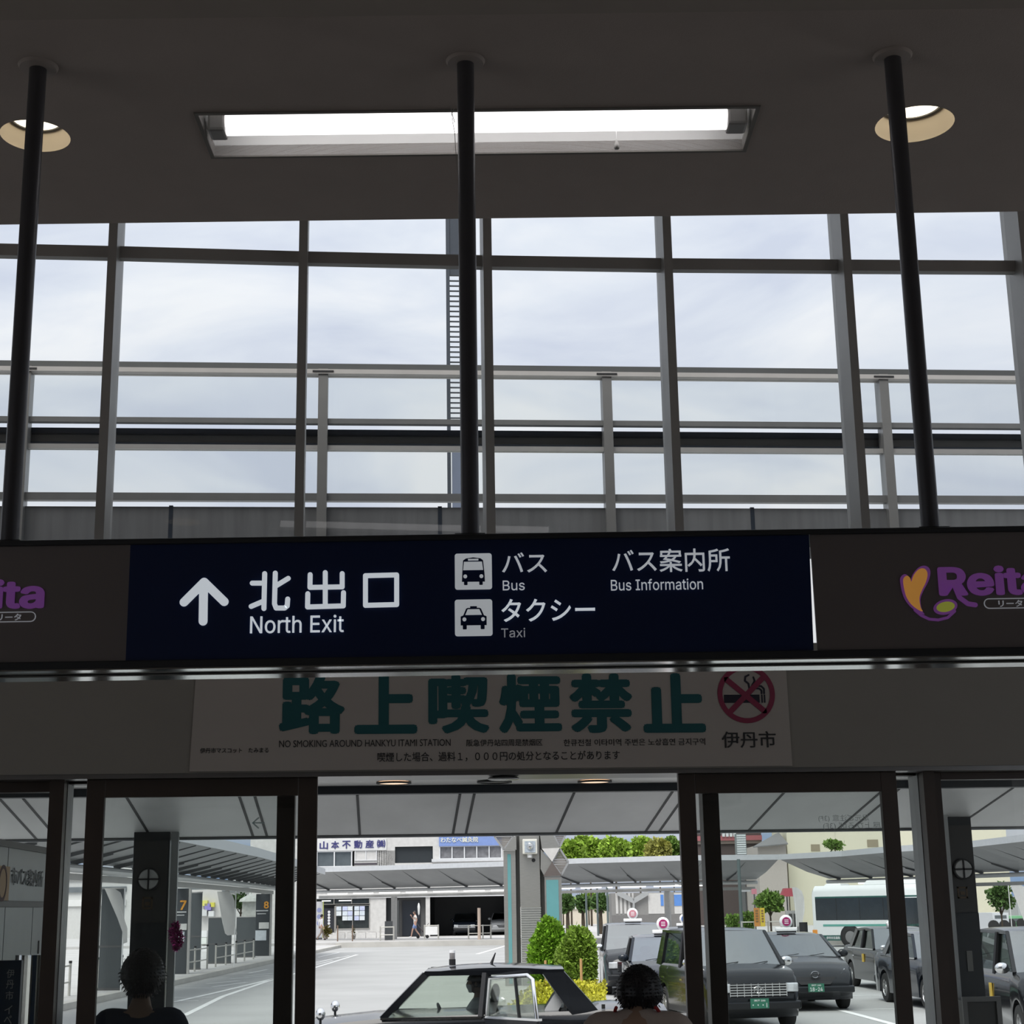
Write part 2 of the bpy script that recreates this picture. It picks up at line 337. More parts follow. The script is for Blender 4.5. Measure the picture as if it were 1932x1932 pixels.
tp = MB().box(-half, x_left, po, po+.008, zpb, zpt).build('end_panel', taupe, sg)
MB().prism([(x_q1, zpb), (half, zpb), (half, zpt), (x_q0, zpt)], po, po+.008).build('end_panel', taupe, sg)
MB().box(-half, x_r0-.12, SDEP-.02, SDEP-.012, zpb, zpt).box(x_r0+.14, half, SDEP-.02, SDEP-.012, zpb, zpt).build('rear_panel', taupe, sg)
MB().box(x_r1-.03, x_q1+.06, .07, .09, zpb+.035, zpt-.06).build('inner_lamp', mat('sign_lamp', (1, 1, 1), .5, emit=.75, ecol=(.95, .98, 1), var=0), sg)
lit = mat('backlit_lettering', (.75, .80, .85), .5, emit=.46, ecol=(.86, .93, 1), var=.03)
lit2 = mat('backlit_lettering_soft', (.7, .74, .78), .5, emit=.30, ecol=(.88, .93, 1), var=.03)
lit3 = mat('backlit_lettering_dim', (.5, .52, .55), .5, emit=.125, ecol=(.9, .92, 1), var=.03)
lite = mat('backlit_tile', (.6, .64, .66), .5, emit=.27, ecol=(.9, .95, 1), var=.25, scale=4)
def srect(x0, y0, x1, y1):
    ym, xm = (y0+y1)/2, (x0+x1)/2
    return SX(x0, ym)[0], SX(x1, ym)[0], SX(xm, y1)[1], SX(xm, y0)[1]
def stext(name, body, box, m_, bold=0.0, parent=sg, dy=.004):
    mb = MB(); x0, x1, z0, z1 = srect(*box); lettering(mb, body, x0, x1, z0, z1, po-dy, bold, th=.0035); return mb.build(name, m_, parent)
def sp(x, y): return SX(x, y)
_sn = 0
# arrow made of rounded strokes
def stroke(mb, pts, r, y=po-.004, th=.0035, n=10):
    """flat rounded stroke through points (x, z)"""
    global _sn
    _sn += 1; y0 = y - .00007*(_sn % 6); P = [Vector((p[0], 0, p[1])) for p in pts]
    for i_, (a, b) in enumerate(zip(P[:-1], P[1:])):
        y = y0 + .0002*(i_ % 2); t = (b-a).normalized(); ang = math.atan2(t.z, t.x); out = []
        for k in range(n+1): out.append((b.x + r*math.cos(ang-PI/2+PI*k/n), b.z + r*math.sin(ang-PI/2+PI*k/n)))
        for k in range(n+1): out.append((a.x + r*math.cos(ang+PI/2+PI*k/n), a.z + r*math.sin(ang+PI/2+PI*k/n)))
        mb.prism(out, y, y+th)
    return mb
pxm = SX(967, 1130)[0]-SX(966, 1130)[0]
m = MB(); stroke(m, [sp(383, 1100), sp(382, 1171)], 8.2*pxm); stroke(m, [sp(346, 1135), sp(384, 1097), sp(422, 1134)], 8.2*pxm); m.build('arrow', lit, sg)
m = MB(); w_ = 4.6*pxm                         # the three large characters, rounded strokes
stroke(m, [sp(475, 1099), sp(492, 1099)], w_); stroke(m, [sp(498.5, 1081), sp(497, 1147)], w_); stroke(m, [sp(473, 1143), sp(494, 1134)], w_)
stroke(m, [sp(518.5, 1080), sp(517, 1138), sp(520, 1146), sp(536, 1146), sp(541, 1142), sp(542, 1129)], w_); stroke(m, [sp(520, 1104), sp(543, 1090)], w_)
stroke(m, [sp(613, 1079), sp(613, 1142)], w_); stroke(m, [sp(584.5, 1083), sp(584, 1107), sp(645, 1106), sp(645, 1081)], w_); stroke(m, [sp(580, 1119), sp(579.5, 1144), sp(647, 1142), sp(647.5, 1117)], w_)
stroke(m, [sp(689, 1085), sp(748, 1083.5), sp(748, 1139.5), sp(689, 1141), sp(689, 1085)], 4.6*pxm); m.build('large_characters', lit, sg)
stext('north_exit_text', 'North Exit', (471, 1160, 648, 1193), lit, .003)
stext('bus_characters', 'バス', (947, 1041, 1032, 1079), lit2, .006)
stext('bus_text', 'Bus', (948.5, 1094, 990, 1112.5), lit2, .001)
stext('taxi_characters', 'タクシー', (946, 1128, 1123, 1171), lit, .008)
stext('taxi_text', 'Taxi', (945.5, 1184, 991, 1201.5), lit3, .0)
stext('information_characters', 'バス案内所', (1155, 1034, 1378, 1078), lit2, .005)
stext('information_text', 'Bus Information', (1153, 1091, 1327, 1112), lit2, .001)
def rrect(x0, x1, z0, z1, r, n=6):
    out = []
    for cx, cz, a in ((x1-r, z1-r, 0), (x0+r, z1-r, PI/2), (x0+r, z0+r, PI), (x1-r, z0+r, 1.5*PI)):
        for k in range(n+1): out.append((cx+r*math.cos(a+PI/2*k/n), cz+r*math.sin(a+PI/2*k/n)))
    return out
for nm, bx in (('bus_pictogram', (858, 1043, 928, 1111)), ('taxi_pictogram', (858, 1130, 929, 1199))):
    x0, x1, z0, z1 = srect(*bx); W_, H_ = x1-x0, z1-z0
    tile = MB().prism(rrect(x0, x1, z0, z1, .07*W_), po-.004, po-.0005).build(nm, lite, sg)
    def q(u, v): return (x0+u*W_, z1-v*H_)
    d = MB(); g = MB(); ya, yb = po-.0065, po-.004; yc, yd = po-.009, po-.0065
    if nm[0] == 'b':
        d.prism([q(*p) for p in ((.19, .79), (.20, .55), (.225, .20), (.30, .145), (.50, .115), (.70, .145), (.765, .20), (.80, .55), (.81, .79))], ya, yb)
        for a in (.245, .655): d.prism(rrect(q(a, 0)[0], q(a+.095, 0)[0], q(0, .88)[1], q(0, .76)[1], .02*W_), ya, yb)
        g.prism([q(*p) for p in ((.225, .47), (.25, .24), (.735, .24), (.765, .47))], yc, yd); g.prism([q(*p) for p in ((.36, .205), (.36, .16), (.64, .16), (.64, .205))], yc, yd)
        cs = ((.28, .645), (.715, .645))
    else:
        d.prism([q(*p) for p in ((.155, .71), (.155, .47), (.225, .44), (.30, .26), (.34, .235), (.41, .235), (.41, .19), (.59, .19), (.59, .235), (.66, .235), (.70, .26), (.775, .44), (.845, .47), (.845, .71))], ya, yb)
        for a in (.21, .685): d.prism(rrect(q(a, 0)[0], q(a+.105, 0)[0], q(0, .82)[1], q(0, .69)[1], .02*W_), ya, yb)
        g.prism([q(*p) for p in ((.28, .43), (.345, .275), (.655, .275), (.72, .43))], yc, yd); cs = ((.255, .55), (.75, .55))
    for cx, cz in cs:
        c = q(cx, cz); g.prism([(c[0]+.052*W_*math.cos(2*PI*k/20), c[1]+.052*W_*math.sin(2*PI*k/20)) for k in range(20)], yc, yd)
    d.build('symbol', navy, tile); g.build('symbol_window', lite, tile)
# shop logo on both end panels
purple = mat('logo_purple', (.30, .10, .42), .5, emit=.075, ecol=(.70, .22, .95), var=.04)
orange = mat('logo_orange', (.70, .32, .06), .5, emit=.22, ecol=(1, .46, .10), var=.10)
lime = mat('logo_green', (.40, .42, .07), .5, emit=.15, ecol=(.75, .80, .12), var=.06)
def logo(dx, dyl):
    def s2(x, y): return SX(x+dx, y+dyl)
    heart = [(1700, 1096), (1702, 1086), (1709, 1082), (1716, 1087), (1719, 1095), (1724, 1082), (1734, 1070), (1745, 1066), (1754, 1070), (1757, 1080), (1753, 1096), (1744, 1113), (1738, 1130), (1741, 1150), (1746, 1158), (1736, 1155), (1718, 1142), (1706, 1123)]
    cxm, cym = 1727, 1110
    def sm(pts):
        P = [Vector(p) for p in pts]; out = []
        for i in range(len(P)):
            a, b, c, d = P[i-1], P[i], P[(i+1) % len(P)], P[(i+2) % len(P)]
            for t in (0, .33, .66):
                out.append(.5*((2*b)+(c-a)*t+(2*a-5*b+4*c-d)*t*t+(3*b-a-3*c+d)*t**3))
        return out
    hp = sm(heart); lg = MB().prism([s2(p.x, p.y) for p in hp], po-.003, po-.0002).build('logo_heart_outline', purple, sg)
    hi = [(cxm+(p.x-cxm)*.80, cym+(p.y-cym)*.88) for p in hp]
    MB().prism([s2(*p) for p in hi], po-.0055, po-.003).build('logo_heart', orange, lg)
    eo = [(1785.5+22.5*math.cos(t), 1144+14.5*math.sin(t)-3*math.cos(t)) for t in np.linspace(0, 2*PI, 29)[:-1]]
    MB().prism([s2(*p) for p in eo], po-.003, po-.0002).build('logo_oval_outline', purple, lg)
    MB().prism([s2(1785.5+(p[0]-1785.5)*.76, 1144+(p[1]-1144)*.66) for p in eo], po-.0055, po-.003).build('logo_oval', lime, lg)
    pts = [(1728, 1150), (1740, 1160), (1755, 1167), (1772, 1168.5), (1790, 1164), (1803, 1152)]; m = MB(); stroke(m, [s2(*p) for p in pts], 2.6*pxm, po-.003, .0028); m.build('logo_swoosh', purple, lg)
    m = MB(); a = s2(1772, 1098); b = s2(1975, 1098); c = s2(1870, 1122.5); d = s2(1870, 1066); lettering(m, 'Reita', a[0], b[0], c[1], d[1], po-.003, .035, th=.0028)
    stroke(m, [s2(1802, 1102), s2(1812, 1126), s2(1828, 1138), s2(1842, 1140)], 4.5*pxm, po-.003, .0028); m.build('logo_name', purple, lg)
    m = MB(); a = s2(1859, 1137); b = s2(1958, 1137); c = s2(1905, 1146); d = s2(1905, 1128)
    o_ = rrect(a[0], b[0], c[1], d[1], (d[1]-c[1])/2); stroke(m, o_+[o_[0]], .8*pxm, po-.003, .0028, 4)
    a = s2(1886, 1137); b = s2(1931, 1137); c = s2(1905, 1143.5); d = s2(1905, 1131); lettering(m, 'リータ', a[0], b[0], c[1], d[1], po-.003, .01, th=.0028); m.build('logo_pill', lit3, lg)
logo(0, 0); logo(-1893, 26)
for px in (57.5, 877, 1695.6):
    X = SX(px, 92 if px < 1500 else 72)[0]
    p_ = MB().cyl((X, SDEP/2, ztop-.002), (X, SDEP/2, ZC), .0275, 20).build('pole', mat('dark_pole', (.085, .082, .09), .4, .25), sg, smooth=50)
    MB().lathe([(.0277, -.012), (.058, -.010), (.064, 0), (.0277, 0)], (X, SDEP/2, ZC-.0005), 28, caps=False).build('ceiling_flange', mat('flange_paint', (.40, .345, .315), .6), p_, smooth=40)
    MB().box(X-.045, X+.045, SDEP*.25, SDEP*.75, ztop, ztop+.012).build('pole_foot', black, p_)
cb = thing('cobweb', 'pale wisp of cobweb clinging to the middle sign pole below the ceiling', 'cobweb', iw(SX(866, 240)[0]-.012, DS+SDEP/2, 0), inner)
m = MB(); zz = [SX(860, y)[1] for y in (172, 188, 205, 225, 250, 275, 300)]
m.tube([(0, 0, zz[0]), (-.012, 0, zz[1]), (-.004, 0, zz[2])], .0012, 5); m.tube([(-.016, .004, zz[0]), (-.010, 0, zz[2]), (-.004, 0, zz[3]), (-.002, 0, zz[4]), (.003, 0, zz[6])], .0010, 5); m.build('strand', mat('dust', (.5, .48, .45), .9), cb)
# ================================================================== STATION FRONT (Y = 7.9)
YF = 7.9
zb0 = gy(940, 1453, YF).z; zb1 = 3.46
struct(MB().box(-7.4, 7.6, YF, YF+.30, zb0, zb1).build('wall_front', mat('fascia_panel', (.325, .305, .270), .5, var=.02)))
struct(MB().box(-7.4, 7.6, YF+.01, YF+.29, zb0-.022, zb0).build('trim_door_track', mat('track_metal', (.30, .29, .28), .3, .7)))
def F2(x, y, Y=YF): p = gy(x, y, Y); return p.x, p.z
def frect(x0, y0, x1, y1, Y=YF):
    ym, xm = (y0+y1)/2, (x0+x1)/2
    return F2(x0, ym, Y)[0], F2(x1, ym, Y)[0], F2(xm, y1, Y)[1], F2(xm, y0, Y)[1]
# banner
bz0 = F2(925, 1450.5)[1]; bz1 = zb1-.10; bxl = F2(358, 1440)[0]; bxr = F2(1494, 1440)[0]
bn = thing('no_smoking_banner', 'pale no-smoking banner with large dark green characters above the exit doors', 'banner', (0, YF-.0085, 0))
MB().prism([(bxl, bz0), (bxr, bz0), (bxr-.005, bz1), (bxl+.02, bz1)], 0, .006).build('sheet', mat('banner_sheet', (.51, .465, .42), .6, var=.02), bn)
dgreen = mat('banner_green', (.010, .105, .115), .6, var=.04); bink = mat('banner_ink', (.03, .03, .03), .6); bred = mat('banner_red', (.30, .035, .085), .6, var=.04)
def btext(name, body, box, m_, bold=0.0):
    mb = MB(); x0, x1, z0, z1 = frect(*box); lettering(mb, body, x0, x1, z0, z1, -.0022, bold, th=.002); return mb.build(name, m_, bn)
for ch, a, b in (('路', 527, 651), ('上', 669, 787), ('喫', 808, 923), ('煙', 941, 1059), ('禁', 1074, 1193), ('止', 1212, 1329)):
    yy = 1272 + (940-(a+b)/2)*.012*.35
    btext('large_character', ch, (a, yy, b, yy+112), dgreen, .045)
btext('english_line', 'NO SMOKING AROUND HANKYU ITAMI STATION', (527, 1396, 850, 1409), bink, 0)
btext('chinese_line', '阪急伊丹站四周是禁烟区', (880, 1395, 1023, 1408), bink, .004)
btext('korean_line', '한큐전철 이타미역 주변은 노상흡연 금지구역', (1063, 1394, 1330, 1407), bink, .004)
btext('fine_line', '喫煙した場合、過料１，０００円の処分となることがあります', (712, 1418, 1169, 1436), bink, .006)
btext('city_name', '伊丹市', (1361, 1380, 1463, 1411), bink, .012)
btext('caption_line', '伊丹市マスコット　たみまる', (378, 1411, 507, 1421), bink, .006)
def F0(x, y): p = F2(x, y); return p
cx, cz = F2(1407, 1310); rr = (F2(1461, 1310)[0]-F2(1353, 1310)[0])/2
m = MB(); ring = []
for r_ in (rr, rr*.83): ring.append([(cx+r_*math.cos(2*PI*k/48), cz+r_*math.sin(2*PI*k/48)) for k in range(48)])
for k in range(48):
    j = (k+1) % 48; m.prism([ring[0][k], ring[0][j], ring[1][j], ring[1][k]], -.0035, -.0015)
fpx = F2(967, 1310)[0]-F2(966, 1310)[0]
stroke(m, [(cx-rr*.68, cz+rr*.52), (cx+rr*.62, cz-rr*.60)], 5.2*fpx, -.0035, .002, 2); stroke(m, [(cx-rr*.60, cz-rr*.62), (cx+rr*.60, cz+rr*.55)], 5.2*fpx, -.0035, .002, 2)
m.build('prohibition_ring', bred, bn)
m = MB(); m.prism([(cx-rr*.78, cz-rr*.30), (cx+rr*.46, cz-rr*.30), (cx+rr*.46, cz-rr*.02), (cx-rr*.78, cz-rr*.02)], -.0022, 0)
for k in (0, .09): m.prism([(cx+rr*(.52+k), cz-rr*.30), (cx+rr*(.57+k), cz-rr*.30), (cx+rr*(.57+k), cz-rr*.02), (cx+rr*(.52+k), cz-rr*.02)], -.0022, 0)
stroke(m, [(cx+rr*.54, cz+rr*.02), (cx+rr*.54, cz+rr*.12), (cx+rr*.46, cz+rr*.19), (cx+rr*.12, cz+rr*.20), (cx+rr*.10, cz+rr*.36), (cx-rr*.02, cz+rr*.46), (cx+.0, cz+rr*.60), (cx+rr*.12, cz+rr*.66)], 1.7*fpx, -.0022, .002, 4)
stroke(m, [(cx+rr*.63, cz+rr*.02), (cx+rr*.63, cz+rr*.18), (cx+rr*.54, cz+rr*.27), (cx+rr*.22, cz+rr*.29), (cx+rr*.32, cz+rr*.46), (cx+rr*.28, cz+rr*.58)], 1.7*fpx, -.0022, .002, 4)
m.build('cigarette_symbol', mat('symbol_black', (.02, .02, .035), .6), bn)
# ---- sliding doors and side lights
z_door = zb0-.022
paneT = glass('door_pane', (.94, .955, .95), .02)
def fx(x, Y, y=1500): return gy(x, y, Y).x
def frame_panel(root, xa, xb, z0, z1, sl, srr, trail, brail, y0, y1, nm, gm=paneT, m_=bronze):
    m = MB(); m.box(xa, xa+sl, y0, y1, z0, z1); m.box(xb-srr, xb, y0, y1, z0, z1); m.box(xa+sl, xb-srr, y0, y1, z1-trail, z1); m.box(xa+sl, xb-srr, y0, y1, z0, z0+brail)
    m.build(nm, m_, root, bevel=.003)
    ym = (y0+y1)/2; return MB().box(xa+sl, xb-srr, ym-.004, ym+.004, z0+brail, z1-trail).build('pane', gm, root)
YL, YX = YF+.06, YF+.17
for i, (a, b, s1, s2, tr) in enumerate(((163, 599, 33, 36, 31), (1281, 1693.5, 32, 31, 35))):
    rt_ = struct(thing(f'door_{i+1}', ('left sliding door leaf in dark bronze, slid open', 'right sliding door leaf in dark bronze, slid open')[i], 'door', (0, 0, 0)))
    k = fx(967, YL)-fx(966, YL)
    frame_panel(rt_, fx(a, YL), fx(b, YL), FLOORZ+.005, z_door, s1*k, s2*k, tr*k*1.06, .12, YL, YL+.04, 'leaf_frame')
    if i == 1:      # white lettering stuck on the far face of the pane, read from the street
        tin = frosted('frosted_lettering', (.93, .96, .96))
        for body, bx in (('足元ご注意 (3F)', (1544, 1537, 1640, 1551)), ('屋上ひろば (3F)', (1553, 1551, 1662, 1566))):
            mb = MB(); xx0, xx1, zz0, zz1 = frect(*bx, YL+.026)
            lettering(mb, '(3F) ' if False else body, xx1, xx0, zz0, zz1, YL+.0255, 0, th=.001); mb.build('pane_lettering', tin, rt_)
    else:
        ax0, ax1, az0, az1 = frect(477, 1543, 498, 1562, YL+.026); mb = MB()
        stroke(mb, [(ax1, (az0+az1)/2), (ax0, (az0+az1)/2)], .0035, YL+.0255, .001); stroke(mb, [((ax0+ax1)/2, az1), (ax0, (az0+az1)/2), ((ax0+ax1)/2, az0)], .0035, YL+.0255, .001)
        mb.build('arrow_sticker', frosted('frosted_sticker', (.75, .88, .88)), rt_)
silver = mat('silver_edge', (.38, .39, .39), .4, .6)
for i, (a, b, side) in enumerate(((101, 556.5, -1), (1325, 1753, 1))):
    rt_ = struct(thing(f'window_{i+1}', ('fixed glass panel behind the left door leaf', 'fixed glass panel behind the right door leaf')[i], 'window', (0, 0, 0)))
    k = fx(967, YX)-fx(966, YX); A, B = fx(a, YX), fx(b, YX)
    s1, s2 = (26, 33) if i == 0 else (31.5, 22)
    frame_panel(rt_, A, B, FLOORZ, z_door, s1*k, s2*k, .012, .10, YX, YX+.10, 'frame')
    if i == 0: MB().box(A+s1*k, A+(s1+1)*k, YX-.02, YX+.13, FLOORZ, z_door).build('edge_strip', silver, rt_); MB().box(A, A+s1*k, YX-.10, YX, FLOORZ, z_door).build('post', bronze, rt_)
    else: MB().box(B-(s2+1)*k, B-s2*k, YX-.02, YX+.13, FLOORZ, z_door).build('edge_strip', silver, rt_); MB().box(B-s2*k, B, YX-.10, YX, FLOORZ, z_door).build('post', bronze, rt_)
for i, (xa, xb) in enumerate(((-7.4, fx(101, YX)), (fx(1753, YX), 7.6))):
    rt_ = struct(thing(f'window_{i+3}', ('side window left of the doors', 'side window right of the doors')[i], 'window', (0, 0, 0)))
    frame_panel(rt_, xa, xb, FLOORZ, z_door, .06, .004, .05 if i == 0 else .035, .10, YX-.02, YX+.06, 'frame', glass('side_pane', (.925, .94, .935), .02))
# ---- curtain wall above the fascia: bays between deep mullions on a slightly bowed plan
ybar = {-520: 452, -150: 463, 212: 471, 572: 481, 920: 488.5, 1261: 494, 1599: 496.5, 1937: 498.5, 2280: 499, 2620: 499.3, 2960: 499.5}
zt = gy(920, 488.5, 8.02).z
knots = [(gz(x, y, zt).x, gz(x, y, zt).y) for x, y in ybar.items()]
pane_c = glass('curtain_pane', (.985, .99, .99), .0)
MW, MD, CT = .046, .26, 7.1
muls = []
for k, (x, y) in enumerate(knots):
    a = Vector(knots[max(k-1, 0)]); b = Vector(knots[min(k+1, len(knots)-1)]); muls.append((Vector((x, y)), math.atan2((b-a).y, (b-a).x)))
for k in range(len(knots)-1):
    wb = struct(thing(f'window_{k+5}', f'tall glazed bay of the upper window wall, bay {k+1} from the left', 'window', (0, 0, 0)))
    (p, an), (q_, an2) = muls[k], muls[k+1]
    Mx = Matrix.Translation((p.x, p.y, 0)) @ Matrix.Rotation(an, 4, 'Z')
    MB().box(-MW/2, MW/2, 0, MD, zb1, CT, Mx).build('mullion', mat('mullion_paint', (.36, .355, .34), .45, .25, var=.06, scale=3), wb)
    m = MB(); P0 = Vector((p.x, p.y, 0)); P1 = Vector((q_.x, q_.y, 0)); t = (P1-P0).normalized(); n = Vector((-t.y, t.x, 0))
    o_ = n*.13
    m.bar(P0+t*.02+o_+Vector((0, 0, zt+.033)), P1-t*.02+o_+Vector((0, 0, zt+.033)), .05, .066); m.build('transom', mat('mullion_paint', (1, 1, 1)), wb)
    g = n*.20
    for (z0, z1) in ((zb1, CT),): MB().quad(P0+g+Vector((0, 0, z0)), P1+g+Vector((0, 0, z0)), P1+g+Vector((0, 0, z1)), P0+g+Vector((0, 0, z1)), .008).build('pane', pane_c, wb)
# ---- canopy over the pavement outside
Y1, Y2 = 13.05, 14.5
zs1 = gy(940, 1497, Y1).z; zs2 = gy(940, 1572.5, Y2).z
soff = mat('soffit_panel', (.74, .745, .735), .45, .05, var=.14, scale=1.6, stretch=(1, .5, 1), detail=8)
zp = gy(940, 1474, 12.6).z
pc_ = struct(thing('canopy', 'flat grey canopy over the pavement outside the doors', 'canopy', (0, 0, 0)))
MB().box(-9, 11, YF+.30, Y1-.12, zp, zp+.28).build('flat_soffit', mat('porch_soffit', (.88, .87, .84), .35, 0, var=.08, scale=.8), pc_)
MB().box(-9, 11, Y1-.12, Y1, zs1+.0, zp+.28).build('soffit_beam', mat('soffit_beam', (.02, .026, .034), .5), pc_)
MB().prism([(Y1, zs1), (Y2, zs2), (Y2, zs2+.16), (Y1, zs1+.3)], -9, 11, 'x').build('sloped_soffit', soff, pc_)
MB().box(-9, 11, Y2-.015, Y2+.03, zs2-.006, zs2+.004).build('drip_edge', alu_dark, pc_)
MB().box(-9, 11, Y2+.03, Y2+.10, zs2-.020, zs2+.16).build('edge_gutter', mat('gutter_paint', (.45, .47, .49), .5), pc_)
sl = (zs2-zs1)/(Y2-Y1)
seam = mat('seam_black', (.015, .016, .018), .6)
xs = [286, 477.7, 504, 679, 854.5, 879, 1049.6, 1218, 1244, 1413, 1581, 1607, 1803, 110, 70, 1975, 2000]
for x in xs:
    X = gy(x, 1572, Y2).x; m = MB()
    m.prism([(Y1+.002, zs1-.004), (Y2, zs2-.004), (Y2, zs2+.01), (Y1+.002, zs1+.01)], X-.011, X+.011, 'x'); m.build('seam', seam, pc_)
for i, (x, y, on) in enumerate(((743, 1475, 1), (933, 1473, 0), (1122, 1472.5, 1))):
    p = gz(x, y, zp); rad = 34*12.4/3113
    d = thing('soffit_light', ('lit round soffit light outside the doors, left', 'unlit dark round soffit light outside the doors, middle', 'lit round soffit light outside the doors, right')[i], 'light', (p.x, p.y, zp-.004), 0, 'round soffit lights outside')
    MB().lathe([(rad, 0), (rad, -.012), (rad*.86, -.014), (rad*.86, 0)], (0, 0, 0), 32).build('ring', seam, d, smooth=40)
    MB().lathe([(.001, -.008), (rad*.86, -.008), (rad*.86, -.002), (.001, -.002)], (0, 0, 0), 32, caps=True).build('lens', mat('soffit_lens_on', (1, .8, .6), .4, emit=.9, ecol=(1, .72, .5), var=0) if on else mat('soffit_lens_off', (.03, .03, .03), .2), d)
p = gy(950, 1456, YF+.12)
MB().lathe([(.001, 0), (.05, 0), (.075, -.004), (.08, -.012), (.07, -.016), (.001, -.014)], (p.x, YF+.12, z_door), 32, caps=True).build('door_sensor', mat('sensor_ring', (.30, .30, .30), .25, .6), smooth=50)
tag(bpy.data.objects['door_sensor'], 'small round sensor under the middle of the door header', 'sensor')
# canopy columns
def column(x0, x1, ytop, Yc, label, disc, icon, right):
    xa = gy(x0, 1640, Yc).x; xb = gy(x1, 1640, Yc).x; zt_ = zs1 + sl*(Yc-Y1) + .02
    c = thing('canopy_column', label, 'column', ((xa+xb)/2, Yc, 0), 0, 'clad columns of the canopy'); hw_ = (xb-xa)/2
    clad = mat('column_cladding', (.030, .034, .038), .35, .2, var=.1)
    MB().box(-hw_, hw_, .02, 2*hw_, FLOORZ, zt_).build('cladding', clad, c, bevel=.006)
    dz = gy(disc[0], disc[1], Yc).z; dx = gy(disc[0], disc[1], Yc).x-(xa+xb)/2; dr = disc[2]*Yc/3113
    z2 = gy(icon[0], icon[1]+37, Yc).z
    MB().box(-hw_*.92, hw_*.92, 0, .02, z2, zt_-.10).build('upper_panel', mat('column_panel', (.045, .043, .042), .4), c)
    MB().box(-hw_*.97, hw_*.97, .004, .02, FLOORZ, z2-.01).build('lower_panel', clad, c)
    ds = MB().lathe([(.001, -.035), (dr*.9, -.034), (dr, -.022), (dr, 0)], (dx, 0, dz), 32, 'y', caps=True).build('round_lamp', mat('disc_white', (.55, .55, .54), .35, var=.05), c, smooth=50)
    MB().box(dx-dr*1.02, dx+dr*1.02, -.042, -.028, dz-.007, dz+.007).box(dx-.007, dx+.007, -.042, -.028, dz-dr*1.02, dz+dr*1.02).lathe([(dr*1.0, -.030), (dr*1.12, -.030), (dr*1.12, 0), (dr*1.0, 0)], (dx, 0, dz), 32, 'y').build('lamp_guard', black, ds)
    ix = gy(icon[0], icon[1], Yc).x-(xa+xb)/2; iz = gy(icon[0], icon[1], Yc).z
    m = MB(); 
    for (a, b, cc, dd) in ((-.045, .045, -.05, -.035), (-.045, .045, .035, .05), (-.045, -.03, -.05, .05), (.03, .045, -.05, .05), (-.02, .02, -.02, .01)): m.box(ix+a, ix+b, -.004, 0, iz+cc, iz+dd)
    m.build('plaque', mat('plaque_brown', (.10, .065, .035), .5), c)
    return c, hw_
c1, h1 = column(249.5, 318, 1565, 14.25, 'dark clad canopy column with round lamp, behind the left door', (281, 1659, 19), (278, 1704), 0)
pst = MB(); xo = gy(329, 1640, 14.3).x
pst.box(xo-.03, xo+.03, 14.27, 14.33, FLOORZ, zs2+.05); tag(pst.build('downpipe_post', mat('post_grey', (.40, .41, .41), .45, .4)), 'slim grey steel post beside the left canopy column', 'post')
c2, h2 = column(1777, 1841, 1551, 14.05, 'dark clad canopy column with round lamp, behind the right side window', (1815.7, 1640, 18), (1816, 1684), 1)
st_x = gy(1830, 1813, 14.05).x-c2.location.x; st_z = gy(1830, 1813, 14.05).z
MB().box(st_x-.025, st_x+.025, -.004, .006, st_z-.085, st_z+.085).build('sticker', mat('grey_sticker', (.22, .22, .21), .6), c2)
xo = gy(1783, 1760, 14.2).x
tag(MB().box(xo-.035, xo+.035, 14.0, 14.06, FLOORZ, zs1+sl*.95+.02).build('downpipe_post', mat('post_grey', (1, 1, 1))), 'slim grey steel post beside the right canopy column', 'post')
bxp = gy(1850, 1880, 13.6)
bxr = thing('display_case', 'low grey framed case standing at the right canopy column', 'display case', (bxp.x, 13.6, FLOORZ))
zz = bxp.z-FLOORZ; MB().box(-.16, .16, 0, .30, 0, zz-.03).build('body', mat('case_dark', (.05, .05, .048), .4), bxr)
m = MB(); m.box(-.165, -.125, -.02, 0, .1, zz); m.box(.125, .165, -.02, 0, .1, zz); m.box(-.125, .125, -.02, 0, zz-.04, zz); m.build('front_frame', mat('case_frame', (.17, .17, .165), .4, .3), bxr)
# garland on the left post
gl = thing('tinsel_garland', 'bunch of magenta tinsel tied to the slim grey post', 'garland', (gy(331, 1766, 14.22).x+.005, 14.255, 0))
m = MB(); zg0, zg1 = gy(331, 1792, 14.2).z, gy(331, 1741, 14.2).z
for k in range(1500):
    t = random.random(); a = random.uniform(0, 2*PI); rr_ = .075*math.sqrt(max(.02, math.sin(PI*min(max(t, .03), .97))))*random.uniform(.3, 1)
    c = Vector((rr_*.75*math.cos(a)+.012*math.sin(6*t), -.02+rr_*.6*math.sin(a), zg0+(zg1-zg0)*t)); d = Vector((random.gauss(0, 1), random.gauss(0, 1), random.gauss(0, 1))).normalized()*.022; e_ = d.cross(Vector((random.random(), random.random(), random.random()))).normalized()*.003
    m.add([c-e_, c+e_, c+d+e_, c+d-e_], [(0, 1, 2, 3)])
m.build('tinsel', mat('magenta_tinsel', (.42, .03, .22), .25, .6, island=.7), gl)
